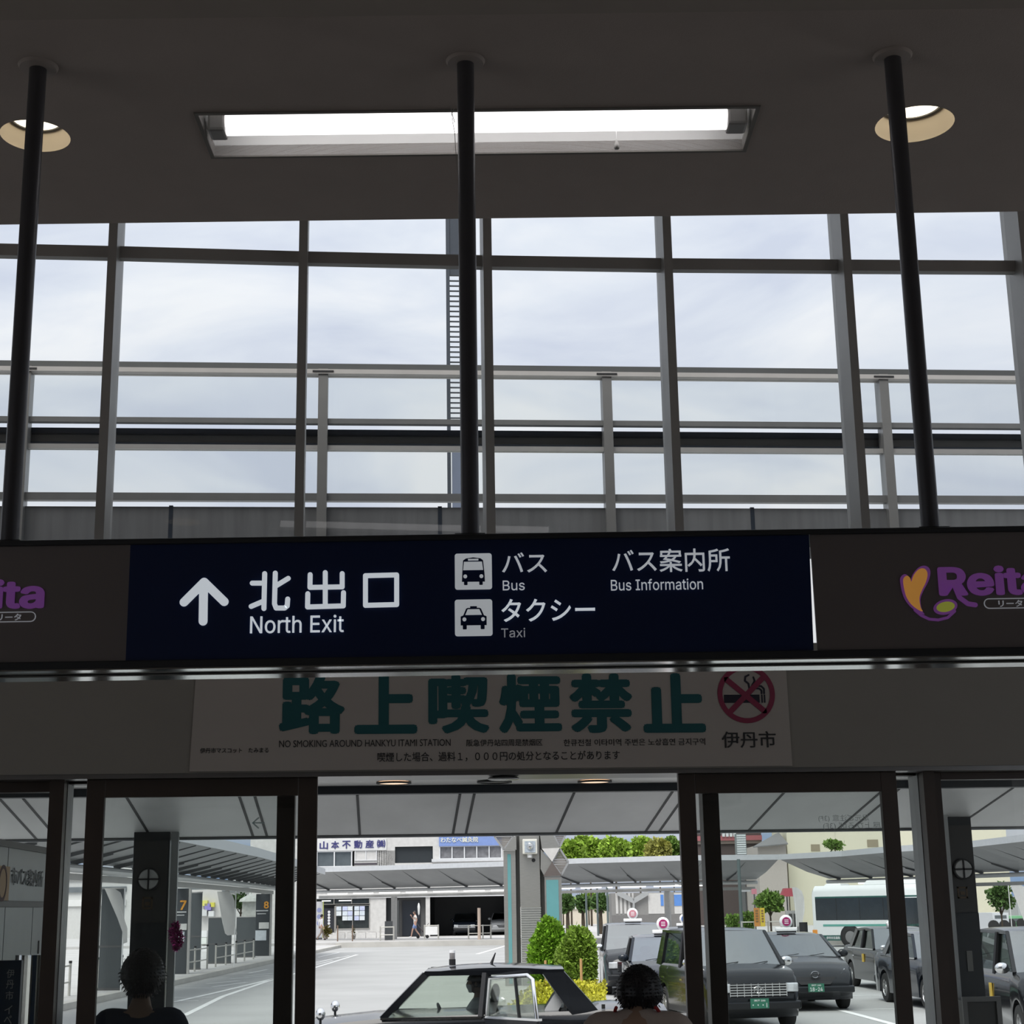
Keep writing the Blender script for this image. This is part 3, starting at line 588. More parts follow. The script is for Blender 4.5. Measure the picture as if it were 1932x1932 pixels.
# ---- glass screen on the canopy roof, seen through the upper windows
YP = 11.0
sr = thing('roof_screen', 'grey steel and glass screen standing on the canopy roof outside the upper windows', 'screen', (0, YP, 0))
rs = mat('screen_steel', (.20, .205, .205), .42, .45, var=.08); rs2 = mat('screen_steel_light', (.40, .395, .385), .4, .4)
def zY(y, x=1000): return gy(x, y, YP).z
def rail(n, ya, yb, d0, d1, m_): return MB().box(-6.2, 8.6, d0, d1, zY(yb), zY(ya)).build(n, m_, sr)
rail('top_rail', 694, 706, -.05, .03, mat('screen_steel_dark', (.105, .11, .11), .5, .3)); rail('top_rail_lip', 706, 714, -.07, .03, mat('screen_lip', (.50, .48, .46), .5, .1)); rail('mid_rail', 794.6, 804, -.03, .02, rs)
navyb = mat('screen_navy', (.03, .04, .055), .35, .3)
rail('beam', 809, 819, .05, .14, navyb); rail('beam_web', 819, 835, .09, .12, mat('screen_web', (.19, .20, .205), .3, .3)); rail('beam', 835, 844, .05, .14, navyb); rail('low_rail', 844.5, 853, -.03, .02, rs2); rail('foot_rail', 934, 948, -.03, .02, rs)
pan = mat('screen_sheet', (.135, .14, .145), .5, .1, var=.22, scale=2.2, stretch=(6, 1, .5))
xsm = [-260, 25, 322, 608, 830, 1155, 1420, 1692, 1990, 2290, 2590, 2880]
for a, b in zip(xsm[:-1], xsm[1:]):
    X0, X1 = gy(a, 980, YP).x, gy(b, 980, YP).x
    MB().box(X0+.012, X1-.012, 0, .02, 3.75, zY(958)).build('lower_sheet', pan, sr); MB().box(X0-.014, X0+.014, -.004, .018, 3.75, zY(956)).build('sheet_joint', navyb, sr)
for x in (-500, 46, 609, 1146, 1670, 2200, 2730):
    X = gy(x, 820, YP).x; zl = 3.75
    p_ = MB().box(X-.034, X+.034, -.06, .06, zl, zY(704)).build('post', mat('screen_post', (.24, .24, .235), .4, .45), sr)
    MB().box(X-.075, X+.075, -.074, -.070, zY(711.5), zY(708.5)).build('splice_plate', black, p_)
scr = glass('screen_pane', (.955, .965, .96), .01)
for (ya, yb) in ((714, 795), (853, 934)): MB().box(-6.2, 8.6, -.006, .002, zY(yb), zY(ya)).build('glass_sheet', scr, sr)
# mast with ladder rungs on the roof, mostly behind the middle pole
YM = 13.0
def zM(y): return gy(850, y, YM).z
ms = thing('roof_mast', 'dark ladder-like mast on the roof, mostly hidden behind the middle sign pole', 'mast', (0, YM, 0)); xm0 = gy(843, 700, YM).x; xm1 = gy(894, 700, YM).x
dk = mat('mast_navy', (.035, .045, .06), .5)
MB().box(xm0, xm0+.03, 0, .05, 3.6, zM(380)).build('stile', dk, ms); MB().box(xm1-.03, xm1, 0, .05, 3.6, zM(380)).build('stile', dk, ms)
MB().box(xm0, xm1, .01, .04, zM(518), zM(360)).build('upper_plate', dk, ms); MB().box(xm0+.04, xm1-.02, .01, .04, zM(960), zM(853)).build('lower_plate', mat('mast_blue', (.16, .19, .26), .5), ms)
for k in range(29):
    z = zM(528+k*9.6); MB().box(xm0+.03, xm1-.03, .015, .035, z-.004, z+.004).build('rung', dk, ms)
# ================================================================== STREET (structure)
asph = mat('asphalt', (.385, .385, .375), .9, var=.10, scale=.35, bump=.3, bscale=90, detail=8)
kerbm = mat('kerb_stone', (.50, .485, .45), .9, var=.10, scale=1.5, bump=.2)
pavem = mat('paving', (.50, .49, .475), .9, var=.12, scale=1.2, bump=.2)
struct(MB().box(-160, 160, 15.2, 330, -.2, 0).build('road', asph))
struct(MB().box(-60, 60, 8.2, 15.0, -.2, .15).build('pavement', pavem)); struct(MB().box(-60, 60, 15.0, 15.2, -.2, .15).build('kerb_strip', kerbm))
crz = -PSI
def yard(mb, name, m, **k): return mb.build(name, m, rz=crz, **k)      # built in the frame of the street, turned as one
# left pavement with its kerb
DK = 98.0; SZ = .30                           # the far kerb and pavement level
struct(yard(MB().box(-60, -10.85, 22, DK+.3, -.2, .15), 'pavement', pavem)); struct(yard(MB().box(-10.85, -10.55, 22, DK, -.2, .15), 'kerb_strip', kerbm))
struct(yard(MB().box(11.5, 70, 86.3, DK+.3, -.2, SZ-.001), 'pavement', pavem)); struct(yard(MB().box(11.2, 70, 86, 86.3, -.2, SZ), 'kerb_strip', kerbm))
struct(yard(MB().box(-60, 70, DK+.3, 180, -.2, SZ), 'pavement', pavem)); struct(yard(MB().box(-10.85, 11.4, DK, DK+.3, -.2, SZ), 'kerb_strip', kerbm))
# green island between the lanes
isl = [gz(560, 1812, 0), gz(958, 1800, 0), gz(1150, 1830, 0), gz(1160, 1890, 0), gz(1080, 1960, 0), gz(700, 1990, 0)]
ix0 = gd(950, 1800, 44)[0]; ix1 = 1.62
isl_pts = [cw(*p) for p in ((ix0-.3, 47), (ix1-.3, 47.5), (ix1+.25, 38), (ix1+.1, 26.5), (ix1-1.6, 25.6), (ix0+.2, 30), (ix0-.5, 40))]
struct(MB().prism([(p.x, p.y) for p in isl_pts], -.1, .14, 'z').build('island_kerb', kerbm))
# road markings
paint = mat('road_paint', (.80, .80, .78), .8, var=.08, scale=3)
def line(pts, wd=.13, name='lane_line'):
    m = MB()
    for a, b in zip(pts[:-1], pts[1:]):
        A, B = gz(a[0], a[1], .004), gz(b[0], b[1], .004); t = (B-A).normalized(); n = Vector((-t.y, t.x, 0))*wd/2
        m.add([A-n, B-n, B+n, A+n], [(0, 1, 2, 3)])
    return struct(m.build(name, paint))
line([(347, 1916), (420, 1880), (520, 1846)], .16); line([(330, 1890), (410, 1872), (560, 1836), (674, 1801)], .16)
line([(178, 1925), (230, 1914)], .15); line([(326, 1864), (470, 1864)], .12); line([(326, 1882), (402, 1882)], .12)
line([(590, 1816), (660, 1803)], .12); line([(460, 1842), (515, 1836)], .12); line([(434, 1847), (508, 1840)], .12)
line([(390, 1856), (452, 1850)], .14); line([(400, 1862), (466, 1853)], .14); line([(470, 1836), (505, 1829)], .12); line([(330, 1889), (375, 1888)], .14)
line([(560, 1826), (640, 1806)], .10); line([(600, 1806), (640, 1797)], .10); line([(596, 1820), (628, 1812)], .12); line([(590, 1795), (650, 1791)], .12)
line([(900, 1800), (935, 1790), (958, 1783)], .18)
line([(1542, 1894), (1640, 1920), (1692, 1934)], .16); line([(1542, 1879), (1662, 1878)], .10); line([(1480, 1906), (1752, 1903)], .10); line([(1535, 1820), (1570, 1822)], .2); line([(1535, 1828), (1590, 1836)], .12)
line([(1885, 1885), (1940, 1884)], .12); line([(1885, 1896), (1940, 1906)], .12)
# ------------------------------------------------------------------ plants
leafm = {}
def leafmat(n, col, isl_=.45): return mat('leaf_'+n, col, .6, var=.25, scale=2.5, island=isl_, spec=.2)
def foliage(pts_n, n, leaf, elong=1.4):
    """pts_n: function giving (centre, outward) ; many small leaf blades in one mesh"""
    m = MB(); V = []; Fs = []
    for i in range(n):
        c, o = pts_n(); d = (o*.9 + Vector((random.gauss(0, .7), random.gauss(0, .7), random.gauss(.15, .7)))).normalized()
        s = d.cross(Vector((random.gauss(0, 1), random.gauss(0, 1), random.gauss(0, 1)))).normalized(); l = leaf*random.uniform(.6, 1.3)
        k = len(V); V += [c - s*l*.35, c + d*l*elong*.5 - s*l*.5, c + d*l*elong, c + d*l*elong*.5 + s*l*.5]; Fs.append((k, k+1, k+2, k+3))
    m.v = V; m.f = Fs; return m
def blob(cx, cy, cz, rx, ry, rz, rmin=.55):
    def f():
        v = Vector((random.gauss(0, 1), random.gauss(0, 1), random.gauss(0, 1))).normalized(); r = random.uniform(rmin, 1)
        r *= 1 + .12*math.sin(5*v.x+3*v.z)*math.cos(4*v.y)
        return Vector((cx+v.x*rx*r, cy+v.y*ry*r, cz+v.z*rz*r)), v
    return f
def blobs(lst, rmin=.55):
    fs = [blob(*b, rmin=rmin) for b in lst]; ws = [b[3]*b[5] for b in lst]
    return lambda: random.choices(fs, ws)[0]()
def bush(label, x, ytop, d, wpx, zb, n, leaf, colr, name='round_conifer', group='round conifers in the island'):
    X, zt_ = gd(x, ytop, d); rad = wpx/2*d/3113; h = zt_-zb; loc = cw(X, d, zb)
    b = thing(name, label, 'shrub', loc, crz, group)
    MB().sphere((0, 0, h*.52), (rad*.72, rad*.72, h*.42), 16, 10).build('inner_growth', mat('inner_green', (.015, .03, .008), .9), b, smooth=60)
    foliage(blobs([(0, 0, h*.5, rad*.92, rad*.92, h*.47), (rad*.2, -.2*rad, h*.66, rad*.7, rad*.7, h*.34), (-rad*.3, -.3*rad, h*.36, rad*.65, rad*.6, h*.33)], .72), n, leaf, 1.8).build('foliage', leafmat(*colr), b)
    MB().cyl((0, 0, -.02), (0, 0, h*.3), .05, 8).build('stem', mat('bark', (.06, .045, .03), .9, var=.2), b)
    return b
bush('bright green round conifer beside the steel clock pillar, the taller one', 1033, 1733, 39, 72, .14, 15000, .055, ('conifer', (.17, .33, .025)))
bush('yellow-tinged round conifer right of the taller one, behind the black saloon', 1087, 1750, 36.5, 78, .14, 15000, .055, ('conifer_b', (.20, .31, .045)))
hX, hz = gd(1120, 1848, 33)
hedge = MB(); V = Vector
m = foliage(lambda: (cw(*(lambda u, v: (1.78-1.5*v-.5*u, 34.5-8.5*u))(random.random(), random.random()), random.uniform(.16, .66)), Vector((0, -.3, .8))), 16000, .05, 1.3)
tag(m.build('low_hedge', leafmat('yellow', (.44, .42, .035))), 'low yellow-green hedge between the black saloon and the taxi row', 'hedge')
for k, (x, yt, d) in enumerate(((1096, 1809, 35), (1029, 1812, 37.5))):
    X, z = gd(x, yt, d); b = cw(X, d, .1)
    tag(MB().cyl((0, 0, 0), (0, 0, z-.1), .028, 10).build('wooden_stake', mat('stake_wood', (.52, .30, .13), .8, var=.15, stretch=(1, 1, .1)), loc=b), ('thin pale wooden stake right of the yellow-tinged conifer', 'thin pale wooden stake below the bright green conifer')[k], 'stake', 'stakes in the island')
def tree(label, x, ytop, ybot, d, wpx, zg, n, leaf, colr, lean=0, group='street trees', trunk=None, name='tree'):
    X, zt_ = gd(x, ytop, d); zb = gd(x, ybot, d)[1]-zg; rad = wpx/2*d/3113; h = zt_-zg; loc = cw(X, d, zg); c = thing(name, label, 'tree', loc, crz, group)
    hz_ = (h-zb)/2; mid = (h+zb)/2; L_ = []
    for k in range(7): L_.append((random.uniform(-.5, .5)*rad, random.uniform(-.5, .5)*rad, mid+random.uniform(-.45, .5)*hz_, rad*random.uniform(.38, .6), rad*random.uniform(.38, .6), hz_*random.uniform(.35, .55)))
    L_.append((0, 0, mid, rad*.8, rad*.8, hz_*.8))
    foliage(blobs(L_, .35), n, leaf, 1.3).build('foliage', leafmat(*colr), c)
    t = MB(); tr_ = trunk or max(.05, rad*.07)
    t.tube([(0, 0, -.05), (lean*.3, 0, zb*.6), (lean, 0, mid)], [tr_, tr_*.8, tr_*.5], 8)
    for k in range(4):
        a = k*1.7; t.tube([(lean*.7, 0, zb*.85), (rad*.5*math.cos(a), rad*.5*math.sin(a), mid)], [tr_*.5, tr_*.2], 6)
    t.build('trunk', mat('bark', (1, 1, 1)), c); return c
# ================================================================== LEFT SIDE: office, bus stops, canopy
# bus information office beside the left window: a clad block whose side wall runs away from us
kx = gy(90, 1650, 11.7).x
of = thing('bus_office', 'grey metal clad bus information office at the left edge', 'building', (kx, 10.1, FLOORZ))
met = mat('office_cladding', (.36, .385, .395), .35, .45, var=.05); mz = lambda y: gy(60, y, 11.1).z-FLOORZ
zt0 = mz(1606); zm1 = mz(1703)
MB().box(-3, -.06, 0, 1.75, 0, zt0).build('body', alu_dark, of)
for (a, b, z0, z1) in ((.0, .36, zm1+.01, zt0), (.375, 1.63, zm1+.01, zt0), (1.645, 1.75, zm1+.01, zt0), (.0, .36, .02, zm1-.03), (.375, 1.17, .02, zm1-.03), (1.185, 1.75, .02, zm1-.03)):
    MB().box(-.06, 0, a, b, z0, z1).build('wall_panel', met, of)
MB().box(-.05, .012, 0, 1.75, zm1-.028, zm1+.008).build('ledge', alu_dark, of); MB().box(-3, .02, -.02, 1.77, zt0, zt0+.04).build('roof_edge', alu_dark, of)
m = MB(); lettering(m, '市バス案内所', .47, 1.42, mz(1672), mz(1640), 0, .004, place=lambda u, v, w: (.004+w, u, v)); m.build('lettering', mat('etched_letters', (.10, .11, .115), .5), of)
MB().box(0, .006, 1.40, 1.425, .55, zm1-.25).build('door_pull', alu_dark, of)
pp = thing('round_emblem_poster', 'orange poster with a dark ring on the office wall at the left frame edge', 'poster', (kx+.014, 10.12, 0))
MB().box(0, .004, .02, .34, mz(1700)+.15, mz(1640)+.15).build('sheet', mat('poster_orange', (.55, .38, .22), .6), pp)
m = MB(); zc_ = (mz(1700)+mz(1640))/2+.15
for k in range(32):
    a0, a1 = 2*PI*k/32, 2*PI*(k+1)/32; m.poly([(.005, .16+r_*.11*math.cos(a), zc_+r_*.11*math.sin(a)) for r_, a in ((1, a0), (1, a1), (.8, a1), (.8, a0))], .002)
m.build('ring', mat('poster_ink', (.08, .03, .03), .6), pp)
# navy sign board with vertical lettering, and the polished pillar behind it
YB = 9.0
sx0, sx1 = gy(-46, 1850, YB).x, gy(40, 1830, YB).x; szt = gy(20, 1812, YB).z
bd = thing('event_sign_board', 'navy board with vertical white characters in the bottom left corner', 'sign', ((sx0+sx1)/2, YB, FLOORZ))
MB().box(sx0-bd.location.x, sx1-bd.location.x, 0, .05, 0, szt-FLOORZ).build('board', mat('board_navy', (.012, .035, .075), .4), bd, bevel=.003)
m = MB()
for ch, yc, xx in (('伊', 1837, 20), ('丹', 1857, 19), ('市', 1878, 18), ('イ', 1905, 16), ('ベ', 1924, 15), ('ン', 1944, 14), ('ト', 1964, 13)):
    p = gy(xx, yc, YB); lettering(m, ch, p.x-bd.location.x-.020, p.x-bd.location.x+.020, p.z-FLOORZ-.022, p.z-FLOORZ+.022, -.003, .002, th=.003)
m.build('lettering', mat('board_letters', (.55, .57, .58), .6), bd)
pl_x = gy(60, 1850, 9.6).x
tag(MB().lathe([(.13, 0), (.13, gy(60, 1803, 9.5).z-FLOORZ), (.0, gy(60, 1803, 9.5).z-FLOORZ+.004)], (0, 0, 0), 48).build('polished_pillar', mat('mirror_steel', (.72, .72, .70), .04, 1.0, var=.02), loc=(pl_x, 9.75, FLOORZ), smooth=50), 'low mirror-polished steel pillar behind the navy board, reflecting the road', 'pillar')
# ---- left canopy
def sweep(path, prof):
    """path: (X, D) points in the street frame; prof: (offset to the right of travel, z)"""
    rings = []
    for i, p in enumerate(path):
        a = Vector(path[max(i-1, 0)]); b = Vector(path[min(i+1, len(path)-1)]); t = (b-a).normalized(); n = Vector((t.y, -t.x))
        rings.append([Vector((p[0]+n.x*o, p[1]+n.y*o, z)) for o, z in prof])
    return rings
cs_top = mat('canopy_sheet', (.27, .28, .285), .5, .25, var=.10, scale=.8); fasc = mat('canopy_fascia', (.56, .575, .59), .45, .2); ribm = mat('canopy_rib', (.10, .105, .11), .5, .3); pipem = mat('gutter_pipe', (.52, .53, .53), .4, .3)
lampm = mat('canopy_tube', (1, 1, 1), .5, emit=1.3, ecol=(1, .99, .95), var=0); beamm = mat('canopy_beam', (.40, .395, .38), .5, .2)
def canopy(label, path, zf, zi, wid, side, tubes, cols, ztube, zbeam, colz, beam_o=None, ribs=4.0, cols_w=.28, rise=0):
    c = thing('bus_stop_canopy', label, 'canopy', (0, 0, 0), crz); s = side; bo = beam_o if beam_o is not None else wid+.35
    MB().loft(sweep(path, [(0, zf), (0, zf-.22), (s*wid*.55, zi+(zf-zi)*.30), (s*wid, zi), (s*wid*1.02, zi+.20), (s*wid*.5, zi+.45+(zf-zi)*.35)]), True, True).build('roof', cs_top, c)
    MB().loft(sweep(path, [(-s*.03, zf+.03), (-s*.03, zf-.26), (-s*.002, zf-.26), (-s*.002, zf+.03)]), True, True).build('fascia', fasc, c)
    MB().loft(sweep(path, [(s*(bo-.12), zbeam), (s*(bo-.12), zbeam+.17), (s*(bo+.12), zbeam+.17), (s*(bo+.12), zbeam)]), True, True).build('beam', beamm, c)
    o_ = s*(wid-.15); MB().loft(sweep(path, [(o_+.11*math.cos(2*PI*k/10), zi-.16+.11*math.sin(2*PI*k/10)) for k in range(10)]), True, True).build('gutter_pipe', pipem, c)
    # points along the path by arc length
    P = [Vector(p) for p in path]; seg = [(b-a).length for a, b in zip(P[:-1], P[1:])]; tot = sum(seg)
    def at(q):
        q = min(max(q, 0), tot-1e-6)
        for a, b, l in zip(P[:-1], P[1:], seg):
            if q <= l: t = (b-a).normalized(); return a+t*q, t, Vector((t.y, -t.x))
            q -= l
        return P[-1], t, Vector((t.y, -t.x))
    k = ribs*.4; n_ = 0
    while k < tot and n_ < 40:
        p, t, n = at(k); A = p+n*s*wid*.05; B = p+n*s*wid*.98
        M_ = p+n*s*wid*.55
        m = MB(); m.bar((A.x, A.y, zf-.25), (M_.x, M_.y, zi+(zf-zi)*.30-.02), .03, .05); m.bar((M_.x, M_.y, zi+(zf-zi)*.30-.02), (B.x, B.y, zi-.04), .05, .12); m.build('rib', ribm, c); k += ribs; n_ += 1
    for (q0, q1) in tubes:
        p, t, n = at(q0); q, t2, n2 = at(q1); a = p+n*s*(wid-.05); b = q+n2*s*(wid-.05)
        MB().cyl((a.x, a.y, ztube), (b.x, b.y, ztube), .055, 8).build('light_tube', lampm, c)
    for q in cols:
        p, t, n = at(q); a = p+n*s*bo; m = MB(); ang = math.atan2(t.y, t.x)
        m.box(-cols_w/2, cols_w/2, -cols_w/2, cols_w/2, colz, zbeam, Matrix.Translation((a.x, a.y, 0)) @ Matrix.Rotation(ang, 4, 'Z')); m.build('column', beamm, c)
    return c
LX = -11.2
canopy('long grey bus stop canopy receding along the left pavement', [(-8.6, 22), (-8.7, 40), (-8.75, 55), (-9.3, 72), (-9.9, 84)], 4.2, 3.42, 2.4, -1, [], [8, 22, 31, 45, 58], 3.2, 3.0, .15, 2.7, 2.2, .16)
dgrey = mat('stop_panel', (.055, .062, .068), .4, .15, var=.06); dgrey2 = mat('screen_dark', (.085, .095, .10), .35, .2)
wline = mat('stop_white', (.62, .63, .63), .5); amber = mat('amber_numeral', (.80, .36, .045), .5)
def stop(num, x0, x1, ybase, d, label, ynum):
    xa = gd(x0, 1750, d)[0]; xb = gd(x1, 1750, d)[0]; s_ = thing('bus_stop_sign', label, 'sign', cw((xa+xb)/2, d, .15), crz, 'bus stop number boards'); hw_ = (xb-xa)/2; k = d/3113
    zt_ = 2.80; MB().box(-hw_, hw_, 0, .30, 0, zt_).build('board', dgrey, s_)
    zn = lambda y: gd(x0, y, d)[1]-.15
    a = gd(ynum[0], 1700, d)[0]-(xa+xb)/2; b = gd(ynum[1], 1700, d)[0]-(xa+xb)/2
    m = MB(); lettering(m, num, a, b, zn(ynum[3]), zn(ynum[2]), -.012, .03, th=.011); m.build('numeral', amber, s_)
    y2 = ynum[3]
    MB().box(-hw_*.95, hw_*.8, -.008, 0, zn(y2+5), zn(y2+3)).build('route_line', wline, s_); MB().box(-hw_*.8, hw_*.5, -.008, 0, zn(y2+10.5), zn(y2+9)).build('route_line', wline, s_)
    MB().box(-hw_*.5, hw_*.95, -.02, 0, zn(y2+38), zn(y2+26)).build('notice', mat('notice_paper', (.62, .62, .60), .6), s_); MB().box(-hw_*1.1, hw_*.6, -.02, 0, zn(y2+60), zn(y2+41)).build('timetable', mat('timetable_paper', (.55, .60, .64), .6, var=.12, scale=9), s_)
    MB().box(hw_+.02, hw_+.10, 0, .1, 0, zt_).build('side_post', beamm, s_)
stop('7', 330, 353, 1836, 56, 'dark bus stop board with an amber 7 behind the left column', (340, 352, 1699, 1717))
stop('8', 482, 508, 1801, 77, 'dark bus stop board with an amber 8 at the far end', (498, 507.5, 1701, 1714.5))
def screen(x0, x1, y0, y1, d, label, tint=dgrey2):
    xa, z1 = gd(x0, y0, d); xb, z0 = gd(x1, y1, d); z0 = max(.15, z0); t = thing('wind_screen', label, 'screen', cw((xa+xb)/2, d, .15), crz, 'dark wind screens of the bus stops'); hw_ = (xb-xa)/2; H = z1-.15
    n = max(1, round((xb-xa)/1.1))
    for k in range(n): MB().box(-hw_+2*hw_*k/n+.01, -hw_+2*hw_*(k+1)/n-.01, 0, .05, .06, H).build('panel', tint, t)
    MB().box(-hw_, hw_, -.01, .06, 0, .06).build('base', alu_dark, t); MB().box(-hw_, hw_, -.01, .06, H, H+.04).build('top_rail', beamm, t); MB().box(-hw_, hw_, -.006, 0, H*.42, H*.44).build('mid_rail', alu_dark, t)
screen(192, 229, 1678, 1862, 45, 'dark wind screen left of the clad column'); screen(358, 378, 1685, 1830, 60, 'dark wind screen beside the amber 7 board')
screen(393, 436, 1732, 1815, 66.5, 'dark wind screen behind the middle banner flag'); screen(446, 481, 1731, 1803, 75, 'dark wind screen beside the amber 8 board')
rl = mat('rail_steel', (.50, .49, .45), .4, .4)
def railing(posts, hpx, label, z=.15, group='guard rails along the left kerb', cap=True):
    P = [gz(x, y, z) for x, y in posts]; base = P[0].copy(); t = thing('guard_railing', label, 'railing', base, 0, group); h = .80
    for p in P:
        q = p-base; b = MB().cyl((q.x, q.y, 0), (q.x, q.y, h), .035, 10).build('post', rl, t)
        if cap: MB().cyl((q.x, q.y, h), (q.x, q.y, h+.06), .042, 10).build('post_cap', black, b)
    for zz in (h-.06, h*.42):
        MB().tube([(p-base)+Vector((0, 0, zz)) for p in P], .022, 8).build('rail', rl, t)
railing([(353, 1835), (367, 1833), (390.5, 1828)], 42, 'short three-post guard rail under the amber 7 board')
railing([(406.6, 1824.6), (425.7, 1821), (445, 1817), (461, 1813.5), (478, 1809.6)], 40, 'five-post guard rail between the two numbered stops')
railing([(185, 1868), (199, 1866), (228, 1861)], 40, 'guard rail seen left of the clad column'); railing([(105, 1884), (130, 1879)], 40, 'guard rail seen in the gap beside the door frame')
ban = mat('banner_cloth', (.58, .575, .56), .7, var=.05); bani = mat('banner_grey_print', (.22, .22, .23), .7)
def flag(label, pts, pole, d, zg, group='white banner flags', txt=None):
    P = [gd(x, y, d) for x, y in pts]; X0 = gd(pole[0], pole[1], d)[0]; t = thing('banner_flag', label, 'banner flag', cw(X0, d, zg), crz, group)
    n = len(P); m = MB(); fr_ = []; bk = []
    for i, (X, Z) in enumerate(P): o = .05*math.sin(3*X+2.2*Z); fr_.append((X-X0, o, Z-zg)); bk.append((X-X0, o+.012, Z-zg))
    m.loft([fr_, bk], True, True); m.build('cloth', ban, t)
    zt_ = max(p[1] for p in P); MB().cyl((0, .02, 0), (0, .02, zt_-zg), .02, 8).build('pole', white, t)
    cx_ = sum(p[0] for p in P)/n-X0; m = MB()
    for k in range(5):
        u = (k+1)/6; zc_ = zt_-zg-u*(zt_-min(p[1] for p in P))*.9; xo_ = (P[0][0]*(1-u)+P[n//2][0]*u)-X0; w_ = .12
        m.box(cx_+(-.5+u)*.12-w_, cx_+(-.5+u)*.12+w_, -.09, -.075, zc_-.10, zc_+.06)
    return t
flag('white banner flag hanging left of the clad column', [(198, 1676), (216, 1676), (228, 1684), (233, 1698), (234, 1730), (241, 1752), (240, 1778), (231, 1781), (231, 1758), (222, 1732)], (231, 1780), 44, .15)
flag('white banner flag in front of the dark screens between stops 7 and 8', [(410, 1682), (430, 1682), (439, 1689), (443, 1700), (443, 1740), (447, 1763), (429, 1765), (424, 1761), (419, 1740)], (443, 1760), 62, .15)
dp = thing('shop_goods_display', 'bright jumble of packed goods beyond the bus stops', 'goods display', cw(gd(386, 1750, 88)[0], 88, .15), crz)
for k, (x, y, s_, c_) in enumerate(((386, 1704, 5, (.75, .72, .2)), (392, 1711, 6, (.30, .25, .6)), (400, 1707, 4, (.7, .65, .1)), (384, 1722, 6, (.7, .7, .7)), (398, 1724, 5, (.75, .75, .75)), (384, 1762, 6, (.85, .85, .85)), (383, 1775, 6, (.82, .85, .8)), (385, 1790, 5, (.8, .8, .8)))):
    X, Z = gd(x, y, 88); q = s_*88/3113; MB().box(X-gd(386, 1750, 88)[0]-q, X-gd(386, 1750, 88)[0]+q, 0, .3, max(0, Z-.15-q), Z-.15+q).build('package', mat(f'package_{k}', c_, .6), dp)
MB().box(-.8, .8, .3, .5, 0, 3.2).build('rack', mat('rack_pale', (.62, .60, .58), .7), dp)
tree('dark green tree beyond the bus stop screens', 455, 1684, 1715, 96, 66, .15, 900, .16, ('dark', (.045, .085, .025)), group='trees behind the bus stops')
ln = thing('stone_lantern', 'pale round-topped stone pillar beyond the amber 8 board', 'stone pillar', cw(gd(472, 1700, 90)[0], 90, .15), crz); hh = gd(472, 1687, 90)[1]-.15
MB().box(-.38, .38, -.3, .3, 0, hh-.4).build('shaft', mat('lantern_stone', (.42, .43, .40), .8, var=.2), ln); MB().lathe([(.001, 0), (.62, 0), (.55, .14), (.3, .28), (.12, .36), (.001, .5)], (0, 0, hh-.4), 20, caps=True).build('cap', mat('lantern_stone', (1, 1, 1)), ln, smooth=50)
# ================================================================== FAR SIDE OF THE SQUARE
def Xd(x, d): return (x-966)/3113*d
pc = [(Xd(520, 105), 105.5), (Xd(596, 104), 104), (Xd(780, 100.5), 100.5), (Xd(950, 97), 97), (Xd(1075, 93.5), 93.5), (Xd(1283, 91), 91), (Xd(1462, 92.3), 92.3)]
tb = [(0.9+k*2.05, 0.9+k*2.05+1.55) for k in range(15)]
canopy('grey canopy crossing the far side of the square in front of the shop building', pc, 4.78, 3.50, 3.6, -1, tb, [5.9, 26.2], 3.22, 2.92, SZ, 3.9, 2.6)
pr = [(Xd(1462, 92.3), 92.3), (Xd(1583, 87.7), 87.7), (Xd(1667, 82), 82), (Xd(1835, 75.7), 75.7), (Xd(1945, 68.5), 68.5), (Xd(2100, 60), 60)]
canopy('grey canopy coming forward on the right behind the bus', pr, 4.78, 3.45, 3.6, -1, [(a, a+1.3) for a in (2.5, 5, 7.5, 10, 21.5, 24, 26.5)], [22.5], 3.15, 2.80, 0, 3.9, 2.6, cols_w=.45)
# ---- shop building
DB = 114.0
def bx(x): return gd(x, 1700, DB)[0]
def bz(y, x=780): return gd(x, y, DB)[1]
Xc = bx(780); sb = thing('shop_building', 'pale granite two-storey shop building with a dark garage across the square', 'building', cw(Xc, DB, SZ), crz)
gran = mat('granite_wall', (.60, .59, .57), .8, var=.10, scale=3.5, detail=8); dark = mat('building_dark', (.022, .025, .028), .35); wfr = mat('window_white', (.68, .69, .70), .5); wgl = mat('window_glass_grey', (.10, .115, .12), .12, var=.2, scale=1.5, spec=.8)
def B(mb, x0, y0, x1, y1, d0, d1, xm=780): return mb.box(bx(x0)-Xc, bx(x1)-Xc, d0, d1, max(0, bz(y1, xm)-SZ), bz(y0, xm)-SZ)
top = 1500; XL, XR = 470, 985
m = MB()
for r in ((XL, top, 596, 1660), (596, top, 745, 1604), (745, top, 817, 1597), (817, top, XR, 1598), (668, 1604, 745, 1660), (596, 1632, 668, 1660), (711, 1604, 745, 1660), (745, 1628, 817, 1660), (817, 1598, 830, 1660), (830, 1622, XR, 1660), (948, 1598, XR, 1622), (XL, 1660, 596, 1770), (596, 1660, XR, 1692), (697, 1692, 728, 1770), (634, 1750, 697, 1770), (596, 1757, 634, 1770), (955, 1692, XR, 1770), (803, 1692, 811, 1770)): B(m, *r, 0, .5)
m.build('wall', gran, sb)
zg_ = bz(1689)-SZ; MB().box(bx(XL)-Xc, bx(808)-Xc, .72, 9, 0, zg_).box(bx(XL)-Xc, bx(XR)-Xc, .5, 9, zg_, bz(top)-SZ).box(bx(808)-Xc, bx(XR)-Xc, 8.6, 9, 0, zg_).box(bx(957)-Xc, bx(XR)-Xc, .5, 8.6, 0, zg_).build('interior_block', dark, sb)
